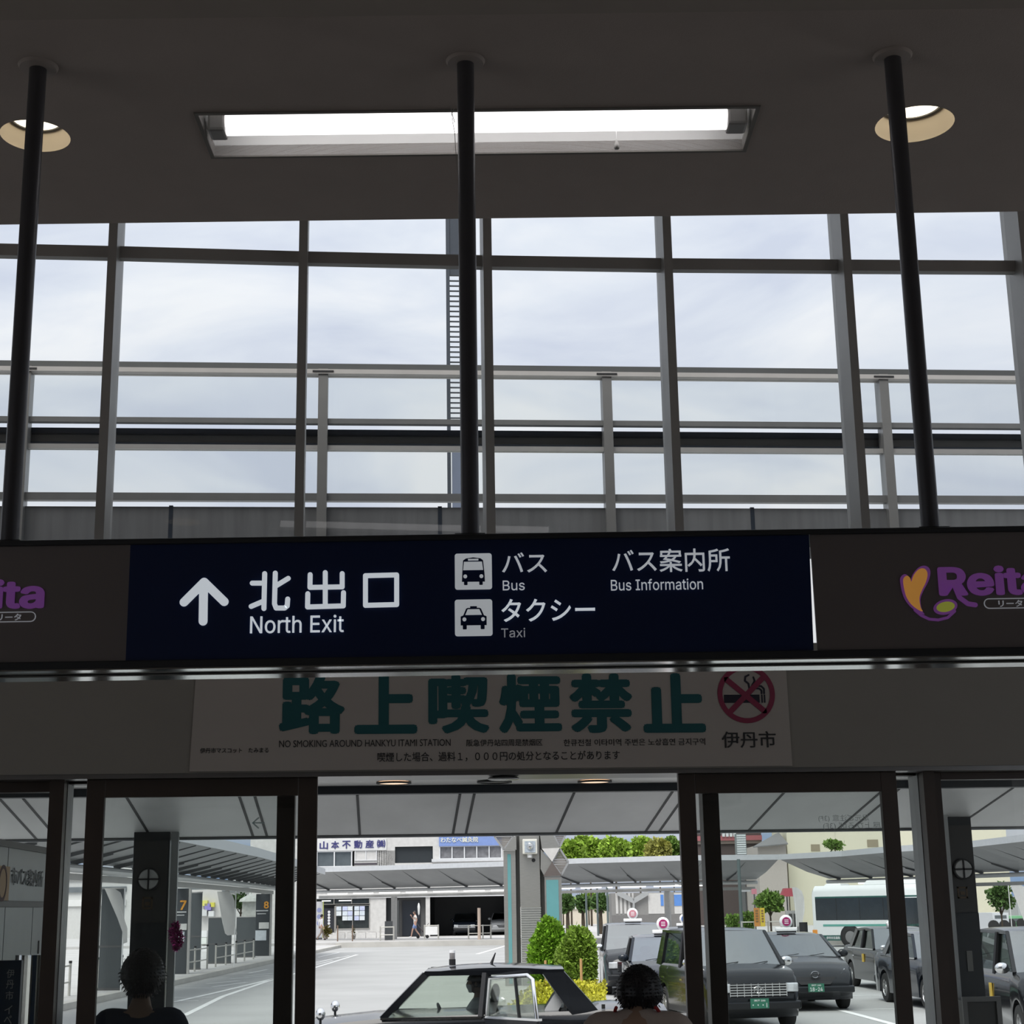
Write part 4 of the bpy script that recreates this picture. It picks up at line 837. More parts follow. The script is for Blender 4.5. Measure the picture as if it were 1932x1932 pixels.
nb = B(MB(), 596, 1581.5, 729, 1603, -.10, .02).build('name_band', mat('name_band', (.66, .66, .65), .6), sb)
ind = mat('indigo_letters', (.035, .035, .16), .6)
for ch, a, b in (('山', 602, 618), ('本', 624, 639), ('不', 645, 661), ('動', 667.5, 683), ('産', 689, 705), ('㈱', 711, 727)):
    m = MB(); sy = (664-a)*.012; lettering(m, ch, bx(a)-Xc, bx(b)-Xc, bz(1599+sy)-SZ, bz(1584+sy)-SZ, -.13, .030, th=.03); m.build('name_character', ind, nb)
bl = B(MB(), 829, 1577.5, 948, 1597.5, -.14, .02).build('blue_sign_band', mat('blue_sign', (.20, .29, .58), .6), sb)
m = MB(); lettering(m, 'わたなべ鍼灸院', bx(832)-Xc, bx(903.5)-Xc, bz(1591)-SZ, bz(1581)-SZ, -.18, .02, th=.04); m.build('sign_lettering', mat('blue_sign_letters', (.75, .75, .66), .5), bl)
def win(nm, x0, y0, x1, y1, n=1, fr_=1.2, gm=wgl, fm=wfr, sill=True):
    m = MB(); B(m, x0-fr_, y0-fr_*.8, x1+fr_, y0, -.06, .1); B(m, x0-fr_, y1, x1+fr_, y1+fr_, -.08, .1)
    for k in range(n+1): xx = x0+(x1-x0)*k/n; B(m, xx-fr_*.6, y0, xx+fr_*.6, y1, -.06, .1)
    f = m.build(nm, fm, sb)
    for k in range(n): B(MB(), x0+(x1-x0)*k/n+fr_*.5, y0, x0+(x1-x0)*(k+1)/n-fr_*.5, y1, .1, .14).build('pane', gm, f)
    return f
win('window', 597, 1605, 663, 1631.5, 2, 1.8); win('window', 669.5, 1604, 710, 1621, 2)
B(MB(), 667.5, 1627, 711, 1630, -.05, .02).build('vent_strip', mat('vent_purple', (.05, .04, .055), .6), sb)
win('window', 830, 1599, 947.5, 1620.5, 5, 1.7, mat('curtained_glass', (.19, .19, .20), .3, var=.3, scale=4))
m = MB(); B(m, 815, 1621.5, 985, 1627, -.25, .02); m.build('ledge', mat('ledge_white', (.62, .63, .64), .6), sb)
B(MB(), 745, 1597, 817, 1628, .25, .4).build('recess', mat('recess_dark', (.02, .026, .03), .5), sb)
# shop front
B(MB(), 596, 1690.5, 985, 1693, -.10, .02).build('front_lintel', wfr, sb)
f = win('shop_window', 634, 1707, 697, 1749.5, 2, 1.0, mat('shop_glass', (.028, .035, .035), .1, var=.2), mat('shop_frame', (.28, .27, .25), .5))
f = win('transom_window', 597, 1693.5, 697, 1703, 3, 1.0, mat('shop_glass', (1, 1, 1)), mat('shop_frame', (1, 1, 1)))
for a, b in ((607, 624), (639, 663)): B(MB(), a, 1696, b, 1698, .05, .09).build('strip_light', mat('shop_lamp', (1, 1, 1), .5, emit=1.0, ecol=(1, .95, .95), var=0), sb)
d_ = B(MB(), 611, 1711, 631, 1757, .1, .18).build('shop_door', mat('door_dark', (.03, .032, .04), .2), sb)
m = MB()
for k in range(6): 
    xx, yy = 620.8, 1718+5.4*k; r_ = 2.5; m.cyl((bx(xx)-Xc, .06, bz(yy)-SZ), (bx(xx)-Xc, .098, bz(yy)-SZ), r_*DB/3113, 12)
m.build('door_discs', wfr, d_)
B(MB(), 631, 1707, 634, 1757, -.02, .1).build('door_jamb', mat('shop_frame', (1, 1, 1)), sb)
B(MB(), 740, 1693, 803, 1770, .6, .7).build('entrance_wall', mat('entrance_grey', (.10, .10, .10), .6), sb); B(MB(), 758, 1699, 792, 1766, .5, .6).build('entrance_door', mat('entrance_dark', (.012, .016, .024), .3), sb)
B(MB(), 748, 1698, 753, 1762, -.02, .3).build('door_leaf', mat('entrance_leaf', (.05, .055, .055), .4), sb)
B(MB(), 811, 1689, 955, 1692, -.02, .3).build('garage_lintel', wfr, sb)
pap = [mat('paper_a', (.60, .66, .72), .6, var=.15, scale=14), mat('paper_b', (.52, .56, .74), .6, var=.2, scale=14), mat('paper_c', (.66, .70, .72), .6, var=.12, scale=14)]
colsx = ((635, 644.5), (646.5, 656), (656.5, 665.5), (669, 678), (679, 688.5)); rowsy = ((1708, 1716), (1717, 1725.5), (1726.5, 1734.5))
rn = ('top', 'middle', 'bottom'); cn = ('first', 'second', 'third', 'fourth', 'fifth')
for c in range(5):
    for r_ in range(3):
        if c == 0 and r_ == 2: continue
        o = B(MB(), colsx[c][0], rowsy[r_][0], colsx[c][1], rowsy[r_][1], -.10, -.09).build('listing_sheet', pap[(c+r_*2) % 3]); o.location = sb.location; o.rotation_euler = (0, 0, crz)
        tag(o, f'pale property sheet in the shop window, {rn[r_]} row, {cn[c]} from the left', 'sheet', 'property sheets in the shop window')
# planters, plants and rails on the far pavement
def far(x, y, z=SZ): return gz(x, y, z)
wpl = mat('planter_white', (.66, .65, .63), .7, var=.08)
for k, (a, b) in enumerate(((638, 652), (654, 672), (674, 691), (693, 711), (713, 727))):
    DP = 111.; xa, xb = gd(a, 1760, DP)[0], gd(b, 1760, DP)[0]; hw_ = (xb-xa)/2-.03
    t = thing('planter_box', f'white planter box along the shop wall, {cn[k]} from the left', 'planter', cw((xa+xb)/2, DP, SZ), crz, 'white planter boxes')
    h_ = .38; MB().box(-hw_, hw_, -.2, .2, 0, h_).build('box', wpl, t, bevel=.02); MB().box(-hw_*.9, hw_*.9, -.16, .16, h_, h_+.015).build('soil', mat('soil', (.05, .04, .03), .9), t)
def shrub(label, x, ytop, d, wpx, zg, n, leaf, colr):
    X, zt_ = gd(x, ytop, d); rad = wpx/2*d/3113; t = thing('potted_plant', label, 'plant', cw(X, d, zg), crz, 'plants by the shop door'); h = zt_-zg
    MB().lathe([(.09, 0), (.13, .24), (.001, .23)], (0, 0, 0), 14, caps=False).build('pot', mat('pot_clay', (.30, .26, .22), .8), t); foliage(blobs([(0, 0, h*.6, rad, rad, h*.4)], .2), n, leaf, 1.4).build('foliage', leafmat(*colr), t)
shrub('olive potted plant left of the shop window', 616, 1746, 110.5, 20, SZ, 350, .10, ('olive', (.14, .12, .03))); shrub('small potted plant below the shop window', 667, 1749, 108, 6, SZ, 120, .06, ('olive', (1, 1, 1)))
def rail2(xs_, y, d, label, h=.85, board=None):
    P = [gd(x, y, d)[0] for x in xs_]; X0 = P[0]; t = thing('guard_railing', label, 'railing', cw(X0, d, SZ), crz, 'guard rails on the far pavement')
    for X in P: MB().cyl((X-X0, 0, 0), (X-X0, 0, h), .045, 8).build('post', rl, t)
    for zz in (h-.05, h*.4): MB().cyl((0, 0, zz), (P[-1]-X0, 0, zz), .03, 8).build('rail', rl, t)
    if board: MB().box(.05, P[-1]-X0-.05, -.03, .01, .3, h-.1).build('board', white, t)
rail2((717.5, 743), 1760, 101.5, 'pale guard rail in front of the shop pillar'); rail2((801, 827), 1760, 101.5, 'pale guard rail with a white board before the garage', .9, True); rail2((884, 911), 1760, 101.5, 'pale guard rail right of the garage cars'); rail2((911, 926), 1760, 102, 'short pale guard rail beside the steel tower')
for k, x in enumerate((637, 665)): tag(MB().cyl((0, 0, 0), (0, 0, .95), .04, 8).build('bollard', mat('bollard_brown', (.20, .14, .10), .6), loc=cw(gd(x, 1760, 101.5)[0], 101.5, SZ)), ('thin dark bollard below the left end of the shop window', 'thin dark bollard below the middle of the shop window')[k], 'bollard', 'bollards by the shop')
DP = 103; cxp = gd(733.5, 1700, DP)[0]; wpx = 7*DP/3113
tag(MB().box(-wpx, wpx, -.2, .2, 0, gd(733, 1738, DP)[1]-SZ).build('dark_pedestal', mat('pedestal_dark', (.05, .055, .058), .5), loc=cw(cxp, DP, SZ), rz=crz), 'dark pedestal below the shop pillar behind the guard rail', 'pedestal')
nbr = thing('banner_sign', 'upright yellow-edged banner sign beside the shop door', 'banner sign', cw(gd(602, 1730, 109)[0], 109, SZ), crz); hb = gd(602, 1701, 109)[1]-SZ
MB().box(-.23, .23, 0, .03, .12, hb).build('panel', mat('banner_white', (.72, .72, .74), .6), nbr); MB().box(-.30, -.23, 0, .03, .12, hb).box(.23, .30, 0, .03, .12, hb).build('border', mat('banner_lime', (.62, .66, .22), .6), nbr)
m = MB()
for k in range(3): m.cyl((0, -.012, hb-.55-.42*k), (0, 0, hb-.55-.42*k), .15, 12)
m.build('printed_discs', mat('banner_blue', (.36, .40, .66), .6), nbr); MB().box(-.22, .22, -.12, .15, 0, .12).build('foot', alu_dark, nbr)
tag(MB().cyl((0, 0, 0), (0, 0, gd(904, 1713, 100)[1]-SZ), .10, 10).build('barrier_post', mat('barrier_tan', (.50, .40, .33), .6), loc=cw(gd(904, 1740, 100)[0], 100, SZ)), 'tan and white barrier post between the two garage cars', 'post')
# ---- steel clock pillar with teal glass
DT = 44.0; tX = gd(1002, 1700, DT)[0]
mo = thing('steel_pillar', 'tall brushed steel pillar with teal glass sides and a square lamp', 'pillar', cw(tX, DT, .1), crz)
def tx(x): return gd(x, 1700, DT)[0]-tX
def tz_(y): return gd(1000, y, DT)[1]-.1
MB().box(tx(981.5), tx(1020), 0, .5, tz_(1711), 5.2).build('shaft', steel, mo, bevel=.01)
m = MB(); z = 0; 
m.box(tx(982.5), tx(1020), .02, .5, 0, tz_(1711))
for k in range(34): zz = tz_(1711)-(k+.5)*tz_(1711)/34; m.box(tx(982), tx(1020.5), -.012, .02, zz-.012, zz+.010)
m.build('louvre', mat('louvre_steel', (.50, .50, .47), .35, .7), mo)
teal = mat('teal_glass', (.14, .35, .36), .15, .1, var=.12, scale=1.2, spec=.7)
def fin(x0, x1, g0, g1, yt, gt, yd):
    f = MB().box(tx(x0), tx(x1), yd, yd+.35, 0, tz_(yt)).build('side_fin', steel, mo, bevel=.008); MB().box(tx(g0), tx(g1), yd-.012, yd+.01, .1, tz_(gt)).build('glass_strip', teal, f); return f
fin(951, 974, 958.5, 965, 1604, 1611, -.05); fin(1028, 1060, 1031, 1054, 1655, 1661, -.15)
MB().box(tx(974), tx(981.5), .15, .4, 0, 5.2).box(tx(1020), tx(1028), .15, .4, 0, 5.2).build('dark_web', mat('web_dark', (.07, .07, .065), .4, .4), mo)
white_f = mat('facet_white', (.70, .68, .65), .4, .3); brown_f = mat('facet_brown', (.20, .17, .155), .35, .6)
def facet(nm, pts, m_, d0=-.16, dep=.3):
    return MB().prism([(tx(x), tz_(y)) for x, y in pts], d0, d0+dep).build(nm, m_, mo)
facet('facet', [(1021, 1575), (1045, 1575), (1058, 1601), (1024, 1602)], steel); facet('facet', [(1024, 1602), (1058, 1601), (1043, 1627)], white_f, -.2); facet('facet', [(1043, 1627), (1060, 1653), (1026, 1654)], brown_f, -.2); facet('facet', [(1022, 1603), (1043, 1627), (1027, 1652), (1021, 1640)], steel, -.14)
lou = mat('louvre_brown', (.27, .25, .23), .45, .4)
def louvres(outline, n, d0=-.1):
    ys = [p[1] for p in outline]; ya, yb = min(ys), max(ys); m = MB()
    for k in range(n):
        y = ya+(k+.5)*(yb-ya)/n; xs_ = []
        for (x1, y1), (x2, y2) in zip(outline, outline[1:]+outline[:1]):
            if (y1-y)*(y2-y) < 0: xs_.append(x1+(x2-x1)*(y-y1)/(y2-y1))
        if len(xs_) >= 2: m.box(tx(min(xs_)), tx(max(xs_)), d0, d0+.10, tz_(y+.55*(yb-ya)/n/1.2), tz_(y-.35*(yb-ya)/n))
    f = m.build('louvre_facet', lou, mo); m = MB()
    for (x1, y1), (x2, y2) in zip(outline, outline[1:]+outline[:1]): m.bar((tx(x1), d0-.02, tz_(y1)), (tx(x2), d0-.02, tz_(y2)), .04, .05)
    m.build('facet_edge', alu, f)
louvres([(1043, 1628), (1058, 1602), (1074, 1628), (1060, 1652)], 12); louvres([(934, 1577), (971, 1577), (952, 1603)], 8); louvres([(1046, 1574), (1071, 1574), (1058, 1600)], 7)
facet('facet', [(953, 1603), (971, 1578), (976, 1578), (976, 1603)], steel)
lp = MB().box(tx(987.5), tx(1015.5), -.30, -.01, tz_(1612), tz_(1584)).build('lamp_box', mat('lamp_cream', (.66, .65, .58), .5), mo, bevel=.02)
MB().box(tx(991.5), tx(1012), -.315, -.30, tz_(1609), tz_(1588)).build('lamp_front', mat('lamp_print', (.40, .45, .50), .3, var=.25, scale=22), lp); MB().lathe([(.001, -.06), (.07, -.05), (.10, -.0), (.001, 0)], (tx(1002), -.315, tz_(1597.5)), 20, 'y', caps=True).build('lamp_eye', chrome, lp, smooth=50)
MB().cyl((tx(1001), -.18, tz_(1612)), (tx(1001), -.18, tz_(1618.5)), .07, 14).build('lamp_neck', white, lp); MB().lathe([(.05, 0), (.05, -.05), (.001, -.05)], (tx(1008), -.0, tz_(1623)), 12, 'y', caps=True).build('spot_lamp', black, mo)
# ---- trees and buildings behind on the right
LG = ('lime', (.25, .38, .05)); MG = ('mid', (.14, .24, .05)); OG = ('ochre', (.31, .31, .08))
for k, (x, yt, wp, dd, cc, lb) in enumerate(((1075, 1582, 56, 150, LG, 'leafy light green tree beyond the far canopy, directly right of the steel pillar'), (1112, 1574, 60, 158, LG, 'leafy light green tree beyond the far canopy, second right of the steel pillar'), (1160, 1577, 70, 152, LG, 'broad light green tree beyond the far canopy, left of the blue gap of sky'), (1205, 1576, 62, 160, LG, 'broad light green tree beyond the far canopy, right of the blue gap of sky'), (1242, 1578, 54, 150, OG, 'ochre-tinted tree beyond the far canopy, near the dark door post'), (1268, 1576, 36, 156, MG, 'mid green tree beyond the far canopy, half hidden by the door post'))):
    tree(lb, x, yt, 1636, dd, wp, .3, 4200, .30, cc, group='trees beyond the far canopy', name='broadleaf_tree')
for k, (x, yt, wp, dd, lb) in enumerate(((1070, 1684, 34, 112, 'dark street tree below the far canopy, just right of the steel pillar'), (1099, 1684, 36, 118, 'dark street tree below the far canopy, second right of the steel pillar'), (1132, 1684, 40, 112, 'dark street tree below the far canopy, left of the white panelled shelter'))):
    tree(lb, x, yt, 1722, dd, wp, .3, 1100, .19, ('deep', (.085, .155, .045)), group='street trees under the far canopy', trunk=.16)
for k, (x, d_) in enumerate(((1106, 108), (1127, 106), (1146, 104))): tag(MB().cyl((0, 0, 0), (0, 0, 3.0), .07, 8).build('slim_pole', mat('pole_slate', (.10, .13, .13), .5), loc=cw(gd(x, 1700, d_)[0], d_, SZ)), f'slim slate pole under the far canopy, {cn[k]} of three from the left', 'pole', 'slim poles under the far canopy')
def block(name, label, cat, x0, y0, x1, y1, d, m_, dep=8, zg=.3, group=None):
    xa, xb = gd(x0, 1650, d)[0], gd(x1, 1650, d)[0]; zt_ = gd((x0+x1)/2, y0, d)[1]; zb = zg if y1 is None else gd((x0+x1)/2, y1, d)[1]
    t = thing(name, label, cat, cw((xa+xb)/2, d, zg), crz, group); MB().box((xa-xb)/2, (xb-xa)/2, 0, dep, zb-zg, zt_-zg).build('body', m_, t)
    return t, (xa+xb)/2
def on(t, Xc_, d, nm, x0, y0, x1, y1, dep, m_, zg=.3, d1=.0, par=None):
    return MB().box(gd(x0, 1650, d)[0]-Xc_, gd(x1, 1650, d)[0]-Xc_, -dep, d1, gd((x0+x1)/2, y1, d)[1]-zg, gd((x0+x1)/2, y0, d)[1]-zg).build(nm, m_, par or t)
sh, sX = block('shelter', 'grey shelter with pale wall panels behind the taxi row', 'shelter', 1152, 1684, 1290, None, 104, mat('shelter_grey', (.24, .235, .225), .6), 3)
pw = mat('shelter_pale', (.56, .55, .53), .6)
for a, b in ((1160, 1164.5), (1168, 1172), (1175.5, 1180), (1183.5, 1187.5), (1191, 1194), (1221, 1251), (1270, 1293)): on(sh, sX, 104, 'pale_panel', a, 1685, b, 1724, .03, pw)
for a, b in ((1244.5, 1250), (1270, 1284)): on(sh, sX, 104, 'blue_panel', a, 1688, b, 1709, .06, mat('shelter_blue', (.10, .24, .58), .4))
on(sh, sX, 104, 'lower_wall', 1152, 1726, 1290, 1755, .02, mat('shelter_low', (.17, .165, .16), .6))
m = MB(); p0 = gd(1164, 1684, 104); p1 = gd(1195, 1700, 104); p2 = gd(1222, 1684, 104); m.bar((p0[0]-sX, -.2, p0[1]-.3), (p1[0]-sX, -.2, p1[1]-.3), .1, .3); m.bar((p2[0]-sX, -.2, p2[1]-.3), (p1[0]-sX, -.2, p1[1]-.3), .1, .3); m.bar((p1[0]-sX, -.2, p1[1]-.3), (p1[0]-sX, -.2, gd(1195, 1730, 104)[1]-.3), .12, .12, (0, 1, 0)); m.build('strut', mat('strut_grey', (.36, .37, .37), .5), sh)
rb, rX = block('red_banded_building', 'dark building with a dull red band behind the right door', 'building', 1312, 1540, 1440, None, 150, mat('maroon_wall', (.085, .065, .062), .7)); redm = mat('dull_red', (.36, .12, .13), .6)
on(rb, rX, 150, 'red_band', 1312, 1577, 1440, 1586, .4, redm); on(rb, rX, 150, 'eave', 1312, 1586, 1440, 1592, .2, mat('eave_tan', (.30, .25, .22), .7))
for k in range(4): on(rb, rX, 150, 'window', 1365+7*k, 1572, 1370+7*k, 1579, .5, wfr)
vs_, vX = block('sign_tower', 'narrow upright sign with pale horizontal stripes behind the right door', 'sign', 1391, 1573, 1411, 1613, 132, mat('sign_back', (.20, .22, .22), .5), .6)
for k in range(9): on(vs_, vX, 132, 'stripe', 1393, 1575+k*4.2, 1410, 1577.8+k*4.2, .05, mat('sign_stripe', (.58, .62, .62), .5))
MB().box(-.2, .2, .1, .5, 0, 6.5).build('mast', alu_dark, vs_)
gh = thing('house', 'grey-roofed house left of the cream building', 'house', cw(gd(1465, 1600, 138)[0], 138, .3), crz); gx = lambda x: gd(x, 1600, 138)[0]-gd(1465, 1600, 138)[0]; gzz = lambda y: gd(1465, y, 138)[1]-.3
MB().box(gx(1430), gx(1483), 0, 8, 0, gzz(1594)).build('wall', mat('house_wall', (.46, .42, .38), .8), gh)
MB().loft([[(gx(1419), -.6, gzz(1599)), (gx(1419), -.6, gzz(1597)), (gx(1470), 4, gzz(1576)), (gx(1470), 4, gzz(1578))], [(gx(1485), -.6, gzz(1594)), (gx(1485), -.6, gzz(1592)), (gx(1485), 4, gzz(1566)), (gx(1485), 4, gzz(1568))]]).build('roof', mat('slate_roof', (.17, .17, .17), .7, var=.12), gh)
cr_, cX = block('cream_building', 'plain cream building above the right canopy', 'building', 1488, 1480, 1905, None, 140, mat('cream_render', (.70, .67, .52), .8, var=.03))
for a, b in ((1533, 1550), (1640, 1661)): on(cr_, cX, 140, 'opening', a, 1584 if a > 1600 else 1593, b, 1598 if a > 1600 else 1606, .03, mat('opening_tan', (.30, .26, .18), .8))
on(cr_, cX, 140, 'wall_joint', 1580, 1480, 1580.8, 1640, .02, mat('joint_tan', (.52, .50, .42), .8))
tree('small roof-level tree in front of the cream building', 1575, 1584, 1606, 120, 46, .3, 500, .20, MG, group='trees beyond the right canopy')
tree('round street tree under the right canopy, left of the bus', 1451, 1677, 1722, 88, 62, SZ, 1800, .16, MG, group='street trees by the bus')
tree('dark street tree right of the right canopy column', 1884, 1662, 1722, 88, 56, SZ, 1300, .16, ('deep', (1, 1, 1)), group='street trees by the bus')
for k, (x0, x1, cc) in enumerate(((1419, 1429, (.50, .22, .05)), (1430, 1439, (.62, .46, .05)))):
    t, _ = block('upright_sign', ('orange upright sign under the right canopy', 'yellow upright sign beside the orange one')[k], 'sign', x0, 1713, x1, 1748, 86.7, mat(f'upright_{k}', cc, .5), .12, SZ, 'upright signs by the street tree')
    X_ = (gd(x0, 1650, 86.7)[0]+gd(x1, 1650, 86.7)[0])/2
    for q in range(5): on(t, X_, 86.7, 'printed_mark', x0+2.5, 1717+q*5, x1-2.5, 1720+q*5, .01, mat('mark_brown', (.20, .12, .05), .6), SZ)
MB().box(-.1, .1, 0, .1, 0, .4).build('leg', alu_dark, bpy.data.objects['upright_sign']); MB().box(-.1, .1, 0, .1, 0, .4).build('leg', alu_dark, bpy.data.objects['upright_sign.001'])
def hedge_row(label, x0, x1, yt, d, n, colr):
    a = gd(x0, yt, d); b = gd(x1, yt, d); t = foliage(lambda: (Vector((a[0]+(b[0]-a[0])*random.random()-(a[0]+b[0])/2, random.uniform(-.4, .4), random.uniform(.05, a[1]-SZ))), Vector((0, -.5, .6))), n, .13, 1.3).build('hedge', leafmat(*colr), loc=cw((a[0]+b[0])/2, d, SZ), rz=crz); tag(t, label, 'hedge', 'hedges by the upright signs')
hedge_row('mid green hedge beside the dark door post', 1370, 1394, 1729, 90, 700, MG); hedge_row('mid green hedge left of the orange upright sign', 1398, 1421, 1723, 91, 700, MG)
for k, (lab, pts, pole, d_) in enumerate((('white banner flag left of the bus', [(1494, 1674), (1503, 1674), (1513, 1681), (1517, 1694), (1518, 1718), (1514, 1740), (1504, 1750), (1502, 1730)], (1503, 1750), 86.8), ('white banner flag at the right frame edge', [(1907, 1671), (1922, 1668), (1934, 1674), (1944, 1690), (1946, 1735), (1932, 1737), (1924, 1715)], (1908, 1735), 86.7))): flag(lab, pts, pole, d_, SZ)
tg, tX2 = block('ticket_frame', 'pale narrow gate frame left of the bus', 'gate', 1478, 1718, 1504, None, 87.5, mat('gate_pale', (.40, .40, .39), .6), .1, SZ)
on(tg, tX2, 87.5, 'opening', 1484, 1724, 1490, 1768, .05, mat('gate_dark', (.06, .06, .06), .6), SZ); on(tg, tX2, 87.5, 'opening', 1493, 1724, 1499, 1768, .05, mat('gate_dark', (1, 1, 1)), SZ)
tag(MB().cyl((0, 0, 0), (0, 0, gd(1516, 1740, 80)[1]-.0), .20, 14).build('black_bollard', black, loc=cw(gd(1516, 1750, 80)[0], 80, 0)), 'thick black bollard at the left end of the bus', 'bollard')
tag(MB().cyl((0, 0, 0), (0, 0, 4.2), .09, 10).build('lamp_pole', mat('pole_slate', (1, 1, 1)), loc=cw(gd(1397, 1700, 89)[0], 89, SZ)), 'slim dark lamp pole between the two hedges', 'pole')
rail2((1400, 1425, 1450, 1475), 1757, 87, 'long thin rail in front of the street tree', .95)
tag(thing('red_awning', 'small red awning beside the street tree', 'awning', cw(gd(1488, 1680, 92)[0], 92, 0), crz), None); MB().prism([(-.42, 2.5), (.42, 2.5), (.3, 2.95), (-.2, 2.95)], 0, .8).build('cover', mat('awning_red', (.5, .10, .13), .6), bpy.data.objects['red_awning']); MB().cyl((0, .7, SZ), (0, .7, 2.6), .04, 8).build('pole', alu_dark, bpy.data.objects['red_awning'])
psg, pX = block('pink_sign', 'small pink square sign above the street tree', 'sign', 1416.5, 1677, 1426, 1687, 92, mat('sign_pink', (.62, .25, .30), .5), .08, SZ); MB().cyl((0, .04, 0), (0, .04, gd(1421, 1687, 92)[1]-SZ), .04, 8).build('pole', alu_dark, psg)
wsg, wX = block('shop_sign', 'narrow white shop sign left of the pink one', 'sign', 1397, 1679, 1414, 1682.5, 93, wfr, .08, SZ); MB().cyl((0, .04, 0), (0, .04, gd(1405, 1682, 93)[1]-SZ), .04, 8).build('pole', alu_dark, wsg)
for k, (x, yt, c_, lb) in enumerate(((1880, 1722, (.62, .64, .66), 'pale van far behind the right column'), (1912, 1728, (.20, .46, .24), 'green and white vehicle at the right frame edge'))):
    t, X_ = block('parked_van', lb, 'van', x-14, yt, x+16, None, 100+6*k, mat(f'van_{k}', c_, .3), 3.5, SZ, 'vehicles far on the right')
    on(t, X_, 100+6*k, 'window', x-10, yt+5, x+12, yt+11, .02, wgl, SZ); 
    for xx in (x-9, x+11): MB().lathe([(.001, -.08), (.32, -.08), (.32, .1), (.001, .1)], (gd(xx, 1700, 100+6*k)[0]-X_, 0, .32), 16, 'y', caps=True).build('wheel', rubber, t)

# distant buildings and greenery closing the view
def distant(label, x0, x1, yt, d, col, bands, cat='building'):
    t, X_ = block('distant_building', label, cat, x0, yt, x1, None, d, mat('distant_%d' % x0, col, .85, var=.05), 5, 0, 'distant buildings around the square')
    for k, (a, b, c, e, m_) in enumerate(bands): on(t, X_, d, 'window_band', a, c, b, e, .15, m_, 0)
    return t
dw = mat('distant_window', (.16, .18, .19), .4, var=.3, scale=.8); dwh = mat('distant_white', (.75, .75, .73), .7, var=.15, scale=.6)
distant('pale distant building beyond the left bus stops', -260, 250, 1640, 132, (.62, .62, .60), [(-200, 240, 1655, 1664, dw), (-200, 240, 1676, 1686, dw), (-200, 240, 1700, 1712, dwh)])
distant('off-white distant building between the two numbered stops', 262, 560, 1660, 148, (.58, .58, .57), [(270, 550, 1675, 1684, dw), (270, 550, 1694, 1704, dwh)])
distant('low pale building far beyond the street trees', 1010, 1180, 1708, 175, (.62, .56, .46), [(1020, 1170, 1712, 1715, dwh)])
distant('grey building far on the right beyond the last column', 1915, 2260, 1688, 128, (.40, .42, .42), [(1930, 2240, 1698, 1706, dwh), (1930, 2240, 1712, 1720, dw)])
for k, (x, yt, wp) in enumerate(((1062, 1690, 42), (1110, 1686, 44), (1160, 1690, 42))): tree('pale green tree far beyond the street trees, %s' % ('left', 'middle', 'right')[k], x, yt, 1712, 165, wp, .0, 900, .34, LG, group='trees far beyond the far canopy')
# ================================================================== VEHICLES
def paintm(n, col): return mat('car_paint_'+n, col, .12, .0, coat=.25, var=.02, spec=.3)
blackp = paintm('black', (.008, .009, .011)); navyp = paintm('dark_navy', (.012, .016, .024)); charcoal = paintm('charcoal', (.02, .022, .025))
cglass = glass('car_window', (.62, .68, .66), .07); cshield = glass('car_windscreen', (.55, .60, .60), .30); clear_g = glass('car_window_clear', (.90, .93, .90), .02)
rimm = mat('wheel_alloy', (.48, .48, .48), .3, .8); inter = mat('car_interior', (.025, .025, .027), .8); headl = mat('headlight_glass', (.62, .64, .66), .12, .3, var=.3, scale=9); chr2 = mat('car_chrome', (.78, .78, .78), .1, 1.0, var=.02); tail = mat('tail_red', (.35, .02, .02), .2)
platew = mat('plate_white', (.66, .68, .66), .5); plateg = mat('plate_green', (.03, .16, .10), .5); platt = mat('plate_text', (.70, .72, .70), .5)
SEDAN = dict(L=4.69, W=1.695, H=1.525, top=((0, .62), (.10, .78), (.5, .92), (1.40, 1.0), (1.9, 1.01), (3.75, 1.05), (4.0, 1.06), (4.55, 1.03), (4.69, .80)), a0=1.40, a1=1.87, b=2.50, c1=3.42, c0=3.78, cp=3.17, cpb=3.50, belt=1.0, za=1.0, zc=1.055, wheels=(.82, 3.605), wr=.31, rw=.79, bumper=.55)
VAN = dict(L=4.40, W=1.695, H=1.72, top=((0, .55), (.08, .82), (.35, 1.00), (.95, 1.08), (1.3, 1.08), (4.1, 1.06), (4.33, 1.02), (4.40, .70)), a0=.98, a1=1.72, b=2.30, c1=4.02, c0=4.30, cp=3.72, cpb=3.80, belt=1.02, za=1.07, zc=1.04, wheels=(.78, 3.53), wr=.31, rw=.80, bumper=.5)
HATCH = dict(L=4.48, W=1.79, H=1.53, top=((0, .58), (.10, .76), (.5, .93), (1.15, 1.05), (1.5, 1.05), (3.9, 1.05), (4.3, 1.0), (4.48, .72)), a0=1.10, a1=2.02, b=2.62, c1=3.75, c0=4.32, cp=3.45, cpb=3.62, belt=.98, za=1.04, zc=1.06, wheels=(.90, 3.60), wr=.32, rw=.76, bumper=.5)
def interp(pts, s):
    for (a, za), (b, zb_) in zip(pts[:-1], pts[1:]):
        if s <= b: return za+(zb_-za)*(s-a)/max(b-a, 1e-6)
    return pts[-1][1]
